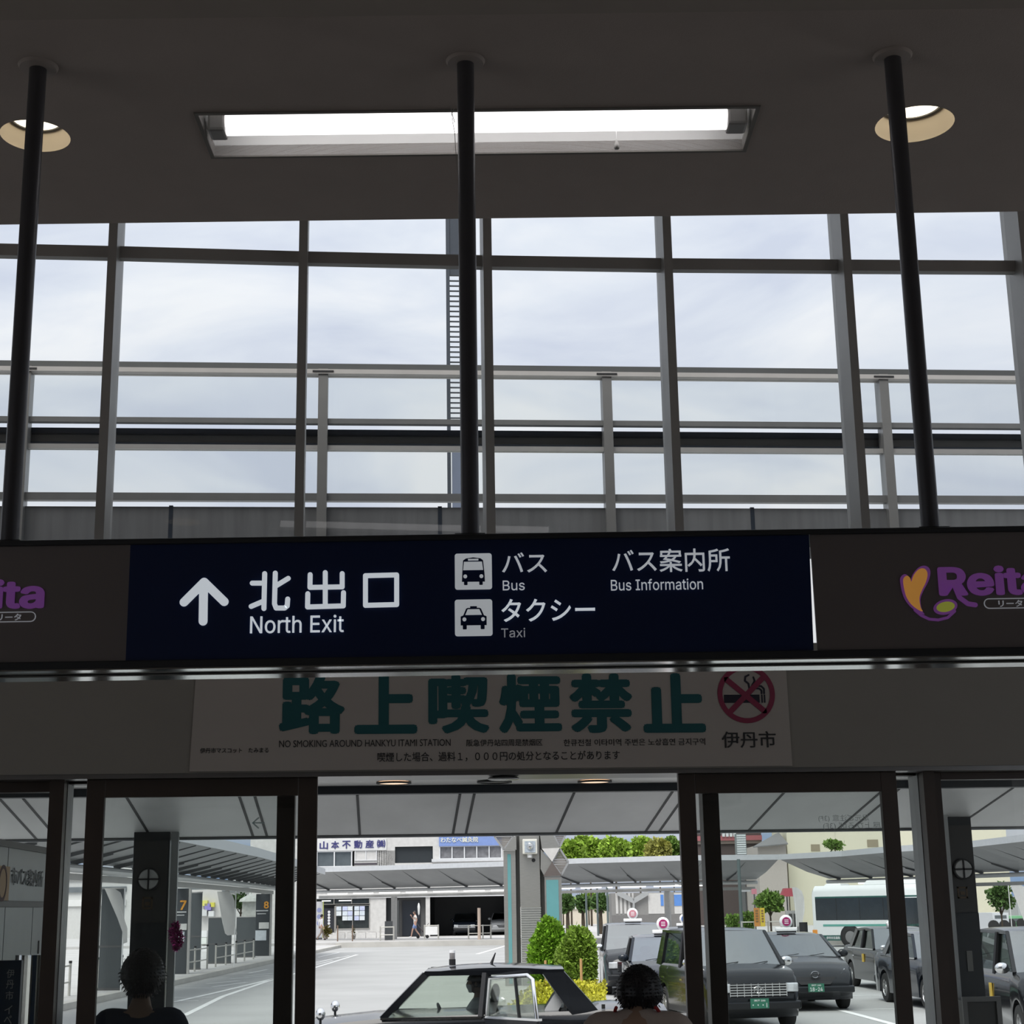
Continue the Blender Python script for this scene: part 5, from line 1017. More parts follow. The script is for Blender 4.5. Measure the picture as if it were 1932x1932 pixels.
def car(name, label, cat, X, D, h, S, paint, z0=0.0, roofpaint=None, fender=False, lamp=None, plate=None, grille='bars', sideg=None, shield=None, open_door=False, seats=None, group=None, badge=None):
    az = PSI+R(h); r = thing(name, label, cat, cw(X, D, z0), PI/2-az, group); Ln, W_, H = S['L'], S['W'], S['H']; x0 = Ln/2
    sideg = sideg or cglass; shield = shield or cshield; seats = seats or inter
    def px(s): return x0-s                      # s is measured back from the nose
    ss = set(np.round(np.linspace(0, Ln, 34), 3))
    for wv in S['wheels']: ss |= set(np.round(np.linspace(wv-.42, wv+.42, 17), 3))
    rings = []; ar = S['wr']+.055
    for s in sorted(ss):
        zt_ = interp(S['top'], s); wd = W_/2
        e = min(s, Ln-s); wd *= .80+.20*min(1, math.sqrt(min(1, e/.55))) if e < .55 else 1
        zb_ = .20 + .16*max(0, 1-min(s, Ln-s)/.3)
        for wv in S['wheels']:
            ds = abs(s-wv)
            if ds < ar: zb_ = max(zb_, S['wr']+math.sqrt(ar*ar-ds*ds))
        zt_ = max(zt_, zb_+.08); zm = zb_+(zt_-zb_)*.55; cr = .02 if (s < S['a0'] or s > S['c0']) else 0
        half_ = [(.82*wd, zb_), (.985*wd, zb_+.015), (wd, zm), (.985*wd, zt_-min(.10, .3*(zt_-zb_))), (.925*wd, zt_-.012), (.5*wd, zt_+cr), (.15*wd, zt_+cr*1.3)]
        ring = [(px(s), -y, z) for y, z in half_] + [(px(s), y, z) for y, z in reversed(half_)]; rings.append(ring)
    MB().loft(rings, True, True).build('body', paint, r, smooth=35)
    yb, yr = W_/2*.925, W_/2*S['rw']
    rp = roofpaint or paint; a1, c1 = S['a1'], S['c1']; rr_ = []
    for t in np.linspace(0, 1, 9):
        s = a1+(c1-a1)*t; z = H-.045*(2*t-1)**2-.012; rr_.append([(px(s), -yr, z-.05), (px(s), -yr*.985, z-.012), (px(s), -yr*.8, z+.004), (px(s), 0, z+.012), (px(s), yr*.8, z+.004), (px(s), yr*.985, z-.012), (px(s), yr, z-.05), (px(s), 0, z-.04)])
    MB().loft(rr_, True, True).build('roof', rp, r, smooth=40)
    ze = H-.085; za, zc = S['za'], S['zc']
    def pt(s, y, z): return Vector((px(s), y, z))
    for sgn in (1, -1):
        A0, A1 = pt(S['a0'], sgn*yb, za-.02), pt(a1, sgn*yr, ze); B0, B1 = pt(S['b'], sgn*yb, S['belt']-.02), pt(S['b']+.05, sgn*yr, ze); C0, C1 = pt(S['c0'], sgn*yb*.97, zc-.02), pt(c1, sgn*yr, ze); Q0, Q1 = pt(S['cpb'], sgn*yb, S['belt']-.02), pt(S['cp'], sgn*yr, ze)
        MB().bar(A0, A1, .06, .07).build('front_pillar', paint, r); MB().bar(B0, B1, .05, .10).build('centre_pillar', black, r)
        MB().poly([Q0, C0, C1, Q1], .05).build('rear_pillar', paint, r)
        MB().bar(A1+Vector((0, 0, .01)), C1+Vector((0, 0, .01)), .05, .05).build('roof_rail', paint, r)
        i_ = Vector((0, -sgn*.012, 0))
        MB().quad(A0+i_, B0+i_, B1+i_, A1+i_, .005).build('side_window', sideg, r)
        if not (open_door and sgn > 0): MB().quad(B0+i_, Q0+i_, Q1+i_, B1+i_, .005).build('side_window', sideg, r)
        if name != 'taxi_van': MB().bar(pt(S['a0'], sgn*(W_/2*.97), S['belt']-.015), pt(S['c0'] if not open_door else S['b'], sgn*(W_/2*.97), S['belt']-.015), .02, .022).build('belt_trim', chr2, r)
        for hs in (S['b']-.18, S['cpb']-.25):
            if open_door and sgn > 0 and hs > S['b']: continue
            MB().box(px(hs)-.09, px(hs)+.09, sgn*W_/2*.985-.012, sgn*W_/2*.985+.018, .78, .81).build('door_handle', chr2 if name != 'hatchback' else paint, r)
        if fender:
            m = MB(); P_ = pt(.72, sgn*W_/2*.86, .94); m.cyl(P_-Vector((0, 0, .05)), P_+Vector((0, 0, .05)), .014, 8); a_ = m.build('fender_mirror', black, r)
            MB().sphere(P_+Vector((0, 0, .10)), (.055, .085, .068), 14, 10).build('mirror_shell', chr2, a_, smooth=60)
        else:
            P_ = pt(S['a0']+.22, sgn*(yb+.13), za+.06); MB().sphere(P_, (.06, .115, .085), 14, 10).build('door_mirror', chr2 if name == 'taxi_van' else paint, r, smooth=60)
        hz_ = interp(S['top'], .12)
        if name == 'hatchback': MB().poly([pt(.10, sgn*W_/2*.62, .70), pt(.45, sgn*W_/2*.93, .80), pt(.62, sgn*W_/2*.95, .88), pt(.16, sgn*W_/2*.70, .78)], .05).build('headlight', headl, r)
        else: MB().box(px(.24), px(-.012), min(sgn*W_/2*.50, sgn*W_/2*.86), max(sgn*W_/2*.50, sgn*W_/2*.86), hz_-.20, hz_-.05).build('headlight', headl, r, bevel=.02)
        MB().box(px(Ln+.006), px(Ln-.10), min(sgn*W_/2*.55, sgn*W_/2*.80), max(sgn*W_/2*.55, sgn*W_/2*.80), .66, .84).build('tail_light', tail, r, bevel=.01)
        for wv in S['wheels']:
            wo = W_/2-.015; wr = S['wr']; y0_, y1_ = (wo-.19, wo) if sgn > 0 else (-wo, -wo+.19)
            yo = wo*sgn
            wl = MB().lathe([(.18, y0_), (wr*.93, y0_), (wr, y0_+.03), (wr, y1_-.03), (wr*.93, y1_), (wr*.66, y1_), (wr*.66, y0_)], (px(wv), 0, wr), 28, 'y').build('wheel', rubber, r, smooth=40)
            m = MB(); m.lathe([(.001, yo-.02*sgn), (wr*.20, yo-.015*sgn), (wr*.22, yo-.03*sgn)], (px(wv), 0, wr), 20, 'y', caps=True); m.lathe([(wr*.56, yo-.035*sgn), (wr*.60, yo-.008*sgn), (wr*.67, yo-.008*sgn), (wr*.67, yo-.05*sgn)], (px(wv), 0, wr), 28, 'y')
            for k in range(10):
                a = 2*PI*k/10; m.bar((px(wv)+.17*wr*math.cos(a), yo-.03*sgn, wr+.17*wr*math.sin(a)), (px(wv)+.62*wr*math.cos(a), yo-.03*sgn, wr+.62*wr*math.sin(a)), .035, .02, (0, 1, 0))
            m.build('rim', rimm, wl)
    Wn = lambda s, y, z: pt(s, y, z)
    MB().quad(pt(S['a0']+.01, yb*.96, za-.015), pt(S['a0']+.01, -yb*.96, za-.015), pt(a1, -yr*.97, ze+.03), pt(a1, yr*.97, ze+.03), .006).build('windscreen', shield, r)
    MB().quad(pt(S['c0']-.01, yb*.93, zc-.01), pt(S['c0']-.01, -yb*.93, zc-.01), pt(c1, -yr*.95, ze+.02), pt(c1, yr*.95, ze+.02), .006).build('rear_window', sideg, r)
    m = MB(); 
    for y in (.10, -.45): m.bar(pt(S['a0']-.02, y, za+.012), pt(S['a0']+.08, y+.42, za+.06), .012, .012)
    m.build('wiper', black, r)
    MB().box(px(S['c0']-.1), px(S['a0']+.25), -yb*.86, yb*.86, .35, S['belt']-.16).build('cabin_floor', inter, r)
    MB().box(px(S['a0']+.55), px(S['a0']+.05), -yb*.9, yb*.9, .60, za-.02).build('dashboard', inter, r, bevel=.03)
    for sy in (.37, -.37):
        st_ = MB().loft([[pt(S['b']+d_, sy+q, z) for d_, q in ((-.07, -.23), (-.07, .23), (.07, .23), (.07, -.23))] if z < .6 else [pt(S['b']+d_+o_, sy+q*w__, z) for d_, q in ((-.06, -.23), (-.06, .23), (.06, .23), (.06, -.23))] for z, o_, w__ in ((.55, 0, 1), (.75, -.02+.05, 1), (1.05, .10, .9), (1.12, .12, .55))]).build('front_seat', seats, r, smooth=60)
        MB().sphere(pt(S['b']+.14, sy, 1.20), (.05, .13, .09), 14, 8).build('headrest', seats, st_, smooth=60)
    rs_ = MB().loft([[pt(S['cpb']-.35+d_+o_, q, z) for d_, q in ((-.08, -yb*.78), (-.08, yb*.78), (.08, yb*.78), (.08, -yb*.78))] for z, o_ in ((.5, .0), (.8, .10), (1.06, .22))]).build('rear_seat', seats, r, smooth=60)
    sw = MB(); c_ = pt(S['a0']+.62, -.37, .90); ring = [c_+Vector((.06*math.sin(a), .18*math.cos(a), .17*math.sin(a))) for a in np.linspace(0, 2*PI, 25)]; sw.tube(ring, .014, 8); sw.cyl(c_, c_+Vector((.2, 0, -.10)), .03, 8); sw.build('steering_wheel', black, r)
    # nose
    f = px(-.02)
    MB().box(px(.10), px(-.045), -W_/2*.90, W_/2*.90, .36, S['bumper']).build('front_bumper', paint if name != 'saloon' else black, r, bevel=.03)
    if name == 'saloon': MB().box(px(.08), px(-.052), -W_/2*.90, W_/2*.90, S['bumper']-.03, S['bumper']+.01).build('bumper_trim', chr2, r)
    MB().box(px(Ln+.045), px(Ln-.1), -W_/2*.88, W_/2*.88, .36, .56).build('rear_bumper', paint, r, bevel=.03)
    if grille == 'bars':
        gr = MB(); zz0, zz1 = (.58, .80) if name == 'taxi_van' else (.60, .72); wg = W_*.30 if name == 'taxi_van' else W_*.24
        g0 = MB().box(px(.03), px(-.014), -wg, wg, zz0, zz1).build('grille', black, r)
        for k in range(5): z = zz0+(k+.5)*(zz1-zz0)/5; gr.box(px(-.014), px(-.024), -wg, wg, z-.008, z+.008)
        for k in range(9): y = -wg+2*wg*k/8; gr.box(px(-.014), px(-.022), y-.006, y+.006, zz0, zz1)
        gr.build('grille_bars', chr2, g0)
        em = MB(); ec = (zz0+zz1)/2
        for (a, b, cx_, cz_) in ((.085, .058, 0, ec), (.032, .056, 0, ec), (.058, .024, 0, ec+.028)): em.tube([(px(-.034), cx_+a*math.cos(t), cz_+b*math.sin(t)) for t in np.linspace(0, 2*PI, 25)], .007, 6)
        em.build('emblem', chr2, g0)
    elif grille == 'plain':
        g0 = MB().poly([pt(.05, W_*.25, .66), pt(.05, -W_*.25, .66), pt(.0, -W_*.17, .52), pt(.0, W_*.17, .52)], .05).build('grille', black, r); em = MB()
        em.tube([(px(.03)+.06, .078*math.cos(t), .72+.062*math.sin(t)) for t in np.linspace(0, 2*PI, 25)], .010, 6); em.bar((px(.03)+.065, -.105, .72), (px(.03)+.065, .105, .72), .024, .012); em.build('emblem', chr2, g0)
    if plate:
        body, bgm, txm = plate; y_ = 0 if name == 'hatchback' else 0
        pl = MB().box(px(-.046), px(-.060), -.165, .165, .385, .55).build('number_plate', bgm, r); lm_ = MB()
        lettering(lm_, body, -.13, .13, .40, .475, 0, .012, place=lambda u, v, w: (px(-.0605)+w, u, v)); lettering(lm_, '神戸 500', -.10, .10, .495, .535, 0, .004, place=lambda u, v, w: (px(-.0605)+w, u, v)); lm_.build('plate_characters', txm, pl)
    if lamp:
        kind, colr = lamp; lx = px(a1+.28)
        if kind == 'disc':
            bs = MB().box(lx-.05, lx+.05, -.24, .24, H+.015, H+.10).build('roof_sign', mat('sign_milk', (.70, .66, .68), .4), r, bevel=.02); MB().box(lx-.07, lx+.07, -.20, .20, H-.01, H+.016).build('sign_foot', black, bs)
            MB().lathe([(.001, -.05), (.12, -.045), (.142, -.02), (.142, .02), (.12, .045), (.001, .05)], (lx, 0, H+.225), 28, 'x', caps=True).build('round_sign', mat('sign_milk', (1, 1, 1)), bs, smooth=50)
            MB().lathe([(.001, .05), (.095, .05), (.095, .056), (.001, .056)], (lx, 0, H+.225), 24, 'x', caps=True).build('round_mark', mat('sign_'+colr, {'crimson': (.42, .03, .16), 'pink': (.72, .30, .36), 'blue': (.12, .22, .55)}[colr], .4), bs)
            em = MB()
            for k in range(3): em.box(lx+.056, lx+.060, -.045, .045, H+.18+k*.035, H+.195+k*.035)
            em.build('mark_lines', mat('sign_milk', (1, 1, 1)), bs)
        elif kind == 'pod':
            bs = MB().loft([[(lx-.07, -.20, H), (lx+.07, -.20, H), (lx+.07, .20, H), (lx-.07, .20, H)], [(lx-.06, -.22, H+.08), (lx+.06, -.22, H+.08), (lx+.06, .22, H+.08), (lx-.06, .22, H+.08)], [(lx-.03, -.15, H+.15), (lx+.03, -.15, H+.15), (lx+.03, .15, H+.15), (lx-.03, .15, H+.15)]]).build('roof_sign', mat('sign_milk', (1, 1, 1)), r, bevel=.015)
            em = MB(); lettering(em, '個人', -.13, .13, H+.04, H+.12, 0, .02, place=lambda u, v, w: (lx+.066-w, u, v)) if False else em.box(lx+.062, lx+.070, -.13, .13, H+.045, H+.10); em.build('sign_mark', mat('sign_pink', (.62, .25, .30)), bs)
        elif kind == 'stub':
            bs = MB().lathe([(.032, 0), (.032, .085), (.028, .09), (.001, .09)], (lx, 0, H+.055), 20, caps=False).build('roof_sign', mat('sign_smoke', (.20, .19, .19), .3), r, smooth=40); MB().lathe([(.034, 0), (.034, .03), (.001, .03)], (lx, 0, H+.125), 20).build('sign_cap', mat('sign_milk', (1, 1, 1)), bs); MB().cyl((lx, 0, H-.01), (lx, 0, H+.056), .038, 16).build('sign_foot', black, bs)
            MB().tube([(lx-.45, 0, H), (lx-.50, 0, H+.12)], [.018, .006], 8).build('aerial', black, r)
    return r
def CX(x, d): return (x-966)/3113*d
wcov = mat('seat_cover_white', (.56, .57, .58), .8, var=.05)
tx_ = car('saloon', 'black taxi saloon crossing just outside the doors, its rear door open', 'taxi', -.58, 19.2, -90, SEDAN, blackp, fender=True, lamp=('stub', ''), sideg=clear_g, shield=clear_g, open_door=True, seats=mat('seat_grey', (.20, .205, .21), .8), group=None)
# the open rear door, hinged at the centre pillar
S = SEDAN; hx_ = S['L']/2-S['b']-.04; hy_ = S['W']/2*.93
dr = thing('rear_door', None, None, (hx_, hy_, 0), R(180-48)); dr.parent = tx_
dl = .88; MB().box(0, dl, -.03, .03, .28, .985).build('door_shell', blackp, dr, bevel=.02); MB().box(0, dl, -.035, .035, .975, 1.0).build('door_trim', chr2, dr)
m = MB(); m.tube([(0.02, 0, .98), (.08, .0, 1.40), (.70, 0, 1.44), (.78, 0, 1.40), (.84, 0, .98)], .022, 8); m.build('window_frame', chr2, dr, smooth=60)
MB().poly([(0.03, 0, .98), (.09, 0, 1.39), (.70, 0, 1.42), (.77, 0, 1.39), (.83, 0, .98)], .006).build('door_window', clear_g, dr); MB().bar((.56, 0, .98), (.50, 0, 1.42), .02, .03, (0, 1, 0)).build('window_divider', black, dr)
m = MB(); m.loft([[(S['L']/2-3.10+d_+o_, q, z) for d_, q in ((-.07, .06), (-.07, .64), (.08, .64), (.08, .06))] for z, o_ in ((.52, .06), (.85, -.06), (1.18, -.27), (1.25, -.33))]); m.build('seat_cover', wcov, tx_, smooth=60)
m = MB(); m.box(S['L']/2-3.86, S['L']/2-3.82, .785, .80, 1.05, 1.10) ; m.box(-1.16, -1.06, .755, .775, 1.06, 1.10); m.build('pillar_badge', chr2, tx_)
car('taxi_van', 'black taxi van with chrome grille behind the right door, leading the row', 'taxi', CX(1384, 30.8)-.32, 31.2, 171.5, VAN, blackp, plate=('・・・1', plateg, platt), group='taxis waiting in the square')
car('saloon', 'black saloon taxi with a round crimson roof sign beyond the right-hand head', 'taxi', CX(1237, 36.3), 36.4, 181, SEDAN, navyp, lamp=('disc', 'crimson'), group='taxis waiting in the square', plate=None)
car('taxi_van', 'black taxi van with a pink roof sign beside the round conifers', 'taxi', CX(1181, 43), 43.2, 181, VAN, charcoal, lamp=('disc', 'pink'), group='taxis waiting in the square')
car('saloon', 'far saloon taxi with a round blue roof sign, mostly hidden by the row', 'taxi', CX(1277, 48.5), 48.5, 181, SEDAN, charcoal, lamp=('disc', 'blue'), group='taxis waiting in the square')
car('hatchback', 'dark hatchback taxi with plate 18-24 right of the black taxi van', 'taxi', CX(1470, 36.2), 36.2, 176, HATCH, charcoal, lamp=('disc', 'crimson'), plate=('18-24', plateg, platt), grille='plain', group='taxis waiting in the square')
sd = car('saloon', 'black saloon taxi with a yellow door tag in front of the bus', 'taxi', 9.62, 42.6, 176.7, SEDAN, blackp, fender=True, lamp=('pod', ''), group='taxis waiting in the square')
MB().box(.05, .19, -.870, -.848, .66, .86).build('door_tag', mat('tag_yellow', (.62, .42, .06), .5), sd)
car('saloon', 'dark saloon seen in the gap beside the right door post', 'taxi', CX(1752, 35.5), 35.6, 176, SEDAN, navyp, fender=True, group='taxis waiting in the square')
vn = car('taxi_van', 'black taxi van at the right frame edge behind the clad column', 'taxi', CX(1952, 26.4), 26.4, 184, VAN, blackp, group='taxis waiting in the square')
MB().box(-.30, -.16, -.868, -.848, .62, .86).build('door_tag', mat('tag_yellow', (1, 1, 1)), vn)
car('saloon', 'dark car parked in the garage, left of the two', 'car', CX(863, 114.6), 117.5, 180, SEDAN, navyp, z0=SZ, group='cars in the shop garage'); car('hatchback', 'silver-nosed car parked in the garage, right of the two', 'car', CX(936, 114.6), 117.5, 180, HATCH, paintm('silver', (.40, .41, .42)), z0=SZ, grille='plain', group='cars in the shop garage')
# bus
BL, BW, BH = 7.5, 2.35, 2.95
lxe = CX(1519, 83); hb = R(131); bus = thing('city_bus', 'white and green city bus standing at the right behind the taxis', 'bus', (0, 0, 0), 0)
ax_ = Vector((math.sin(hb), math.cos(hb))); nrm = Vector((-ax_.y, ax_.x)); rearpt = Vector((lxe, 83.0)); 
side = Vector((ax_.y, -ax_.x))             # to the right-hand side of the bus, which faces us
cen = rearpt + ax_*BL/2 - side*BW/2
bus.location = cw(cen.x, cen.y, 0); bus.rotation_euler = (0, 0, PI/2-(PSI+hb))
bw = mat('bus_white', (.74, .76, .75), .3, coat=.5, var=.02); bg_ = mat('bus_green', (.025, .10, .085), .35); bgl = mat('bus_glass', (.018, .024, .028), .08, var=.25, scale=1.2, spec=.8)
hl, hw2 = BL/2, BW/2
rg = []
for x, k in ((-hl, .94), (-hl+.12, 1), (hl-.12, 1), (hl, .95)):
    z1_ = BH if abs(x) < hl-.01 else BH-.12
    rg.append([(x, -hw2*k, .55), (x, -hw2*k, z1_-.30), (x, -hw2*k+.06, z1_-.14), (x, -hw2*k+.22, z1_), (x, hw2*k-.22, z1_), (x, hw2*k-.06, z1_-.14), (x, hw2*k, z1_-.30), (x, hw2*k, .55)])
MB().loft(rg).build('body', bw, bus, smooth=35)
wsx = (-hl+2.1, hl-2.3)
def skirt(y0_, y1_):
    m = MB()
    for a, b in ((-hl+.1, wsx[0]-.55), (wsx[0]+.55, wsx[1]-.55), (wsx[1]+.55, hl-.05)): m.box(a, b, y0_, y1_, .30, .56)
    return m
skirt(-hw2, -hw2+.05).build('skirt', bg_, bus); skirt(hw2-.05, hw2).build('skirt', bg_, bus)
for s_ in (-1, 1):
    y = s_*hw2; ya, yb_ = (y-.012, y+.01) if s_ < 0 else (y-.01, y+.012)
    MB().box(-hl+.22, hl-2.6, ya, yb_, 1.28, 2.35).build('window_band', bgl, bus); MB().box(-hl+.22, hl-.4, ya, yb_, 2.35, 2.42).build('green_line', bg_, bus); MB().box(-hl+.6, hl-.4, ya, yb_, .98, 1.08).build('green_line', mat('bus_mint', (.12, .36, .30), .4), bus)
    for k in range(3): MB().box(-hl+.22+1.3*(k+.9), -hl+.25+1.3*(k+.9), ya-.004, yb_+.004, 1.28, 2.35).build('window_bar', black, bus)
    MB().box(hl-2.5, hl-1.6, ya, yb_, .45, 2.3).build('door', bgl, bus); MB().box(hl-1.5, hl-.3, ya, yb_, 1.30, 2.35).build('front_side_window', mat('bus_glass_pale', (.30, .33, .32), .2, var=.5, scale=3), bus); MB().box(hl-1.55, hl-.1, ya, yb_, .85, 1.25).build('green_panel', bg_, bus)
    for wx in wsx:
        wl = MB().lathe([(.26, s_*(hw2-.30)), (.46, s_*(hw2-.30)), (.48, s_*(hw2-.25)), (.48, s_*(hw2+.02)), (.44, s_*(hw2+.04)), (.30, s_*(hw2+.03)), (.26, s_*(hw2-.02))], (wx, 0, .48), 28, 'y').build('wheel', rubber, bus, smooth=40); MB().lathe([(.001, s_*(hw2+.03)), (.14, s_*(hw2+.035)), (.29, s_*(hw2+.01)), (.29, s_*(hw2-.1))], (wx, 0, .48), 24, 'y', caps=True).build('hub', mat('bus_hub', (.20, .20, .20), .5), wl, smooth=40)
        MB().lathe([(.001, s_*(hw2-.05)), (.56, s_*(hw2-.05)), (.56, s_*(hw2+.006)), (.001, s_*(hw2+.006))], (wx, 0, .50), 28, 'y', caps=True).build('wheel_arch', black, bus)
mk = MB(); lettering(mk, '伊丹市交通局', -hl+.75, -hl+1.5, .36, .50, 0, .01, place=lambda u, v, w: (u, -hw2-.006+w, v)); mk.build('skirt_lettering', white, bus)
MB().box(-hl-.02, -hl+.25, -hw2-.014, -hw2+.05, .58, .82).build('corner_lamp', mat('amber_lamp', (.72, .28, .04), .3), bus)
MB().box(-hl+.05, -hl+.09, -hw2*.8, hw2*.8, 1.5, 2.5).build('rear_window', bgl, bus)
MB().loft([[(-1.0, -.8, BH), (2.4, -.8, BH), (2.4, .8, BH), (-1.0, .8, BH)], [(-.85, -.7, BH+.22), (2.2, -.7, BH+.22), (2.2, .7, BH+.22), (-.85, .7, BH+.22)]]).build('roof_unit', bw, bus, bevel=.04)
MB().loft([[(-3.4, -.5, BH), (-2.4, -.5, BH), (-2.4, .5, BH), (-3.4, .5, BH)], [(-3.3, -.4, BH+.11), (-2.5, -.4, BH+.11), (-2.5, .4, BH+.11), (-3.3, .4, BH+.11)]]).build('roof_hatch', bw, bus, bevel=.03)
# ================================================================== PEOPLE
def skin_body(nodes, edges, root, sub=2):
    """one continuous surface grown around a skeleton: nodes {name: (pos, rx, ry)}"""
    names = list(nodes); idx = {n: i for i, n in enumerate(names)}; me = bpy.data.meshes.new('body'); me.from_pydata([nodes[n][0] for n in names], [(idx[a], idx[b]) for a, b in edges], [])
    o = bpy.data.objects.new('body', me); COL.objects.link(o); md = o.modifiers.new('skin', 'SKIN'); md.use_smooth_shade = True
    if not me.skin_vertices: me.skin_vertices.new(name='')
    for n, i in idx.items():
        v = me.skin_vertices[0].data[i]; v.radius = (nodes[n][1], nodes[n][2]); v.use_root = (n == root)
    sm = o.modifiers.new('sub', 'SUBSURF'); sm.levels = sub; sm.render_levels = sub
    dg = bpy.context.evaluated_depsgraph_get(); dg.update(); m2 = bpy.data.meshes.new_from_object(o.evaluated_get(dg)); V = [v.co.copy() for v in m2.vertices]; Fs = [tuple(p.vertices) for p in m2.polygons]
    bpy.data.objects.remove(o); return V, Fs
def head_geo(c, r, face, tilt=0):
    """a head with brow, nose, lips, chin and ears; face = unit vector of the gaze; r = half width"""
    f = Vector(face).normalized(); s = f.cross(Vector((0, 0, 1))).normalized(); u = s.cross(f); V = []; n, m = 32, 24
    for i in range(1, m):
        th = PI*i/m
        for k in range(n):
            ph = 2*PI*k/n; x, y, z = math.sin(th)*math.sin(ph), math.sin(th)*math.cos(ph), math.cos(th)     # y towards the face
            X, Y, Z = x*r, y*r*1.22, z*r*1.42
            if z < 0: X *= 1-.28*z*z; Y *= 1-.10*z*z
            fr_ = max(0, y)
            Y += r*.26*math.exp(-(x/.16)**2-((z+.12)/.20)**2)*fr_               # nose
            Y += r*.07*math.exp(-(x/.55)**2-((z-.16)/.10)**2)*fr_               # brow
            Y -= r*.10*math.exp(-((abs(x)-.36)/.17)**2-((z-.02)/.10)**2)*fr_    # eye sockets
            Y += r*.08*math.exp(-(x/.30)**2-((z+.47)/.09)**2)*fr_               # lips
            Y += r*.10*math.exp(-(x/.32)**2-((z+.82)/.14)**2)*fr_               # chin
            V.append(Vector(c)+s*X+f*Y+u*Z)
    Fs = []
    for i in range(m-2):
        for k in range(n): a, b = i*n+k, i*n+(k+1) % n; Fs.append((a, b, b+n, a+n))
    Fs += [tuple(range(n-1, -1, -1)), tuple(range((m-2)*n, (m-1)*n))]
    mb = MB().add(V, Fs)
    for sg_ in (1, -1):
        e_ = Vector(c)+s*sg_*r*.98+u*(-r*.08)-f*r*.05; ring = []
        mb.loft([[e_+f*(r*q*.20*math.cos(a))+u*(r*q*.34*math.sin(a))+s*sg_*(w_*r) for a in np.linspace(0, 2*PI, 13)[:-1]] for q, w_ in ((.7, -.05), (1, .10), (.95, .17), (.5, .12))])
    return mb, f, s, u
def hair_geo(c, r, f, s, u, thick=1.12, low=-.55, tuft=900, front=.35, ln=.035):
    mb = MB(); n, m = 36, 18; V = []
    for i in range(m+1):
        for k in range(n):
            ph = 2*PI*k/n; y = math.cos(ph); zl = low if y < front-.25 else (low+( .30-low)*min(1, (y-(front-.25))/.35)); th = .02+(math.acos(zl)-.02)*i/m
            x, y2, z = math.sin(th)*math.sin(ph), math.sin(th)*y, math.cos(th); w_ = 1+.02*math.sin(9*ph+4*th)+.015*math.sin(17*ph)
            tk = thick if z > -.1 else thick+(1.03-thick)*min(1, (-z-.1)/max(.15, -low-.1)); tp = 1 if z > 0 else 1-.28*z*z
            V.append(Vector(c)+s*x*r*tk*tp*w_+f*(y2*r*1.22*tk)*w_+u*z*r*1.42*(1.10 if z > 0 else 1.03)*w_)
    Fs = [tuple(range(n))]
    for i in range(m):
        for k in range(n): a, b = i*n+k, i*n+(k+1) % n; Fs.append((a, b, b+n, a+n))
    mb.add(V, Fs)
    for q in range(tuft):
        i = random.randrange(n, len(V)); p = V[i]; o_ = (p-Vector(c)).normalized(); d = (o_*.35-u*.8+s*random.gauss(0, .35)+f*random.gauss(0, .3)).normalized()*ln*random.uniform(.6, 1.3); w_ = d.cross(o_).normalized()*.004; p2 = p+o_*.003
        mb.add([p2-w_, p2+w_, p2+d+o_*.006], [(0, 1, 2)])
    return mb
def limb_hand(nodes, edges, wrist, name, d, nrm_, k=1.0):
    """palm, four unequal bent fingers and a side thumb rooted in the palm"""
    d = Vector(d).normalized(); nrm_ = Vector(nrm_).normalized(); sd_ = d.cross(nrm_).normalized(); w = Vector(wrist)
    nodes[name+'palm'] = (w+d*.075*k, .032*k, .020*k); edges.append((name+'w', name+'palm'))
    for j, (off, l) in enumerate(((.028, .072), (.010, .082), (-.009, .077), (-.027, .060))):
        b = w+d*.085*k+sd_*off*k; q1 = b+d*l*.5*k-nrm_*.010*k; q2 = q1+d*l*.38*k-nrm_*.028*k
        nodes[f'{name}f{j}a'] = (b, .010*k, .010*k); nodes[f'{name}f{j}b'] = (q1, .009*k, .009*k); nodes[f'{name}f{j}c'] = (q2, .0075*k, .0075*k); edges += [(name+'palm', f'{name}f{j}a'), (f'{name}f{j}a', f'{name}f{j}b'), (f'{name}f{j}b', f'{name}f{j}c')]
    t1 = w+d*.045*k+sd_*.038*k; t2 = t1+d*.038*k+sd_*.022*k-nrm_*.012*k
    nodes[name+'t1'] = (t1, .012*k, .012*k); nodes[name+'t2'] = (t2, .009*k, .009*k); edges += [(name+'palm', name+'t1'), (name+'t1', name+'t2')]
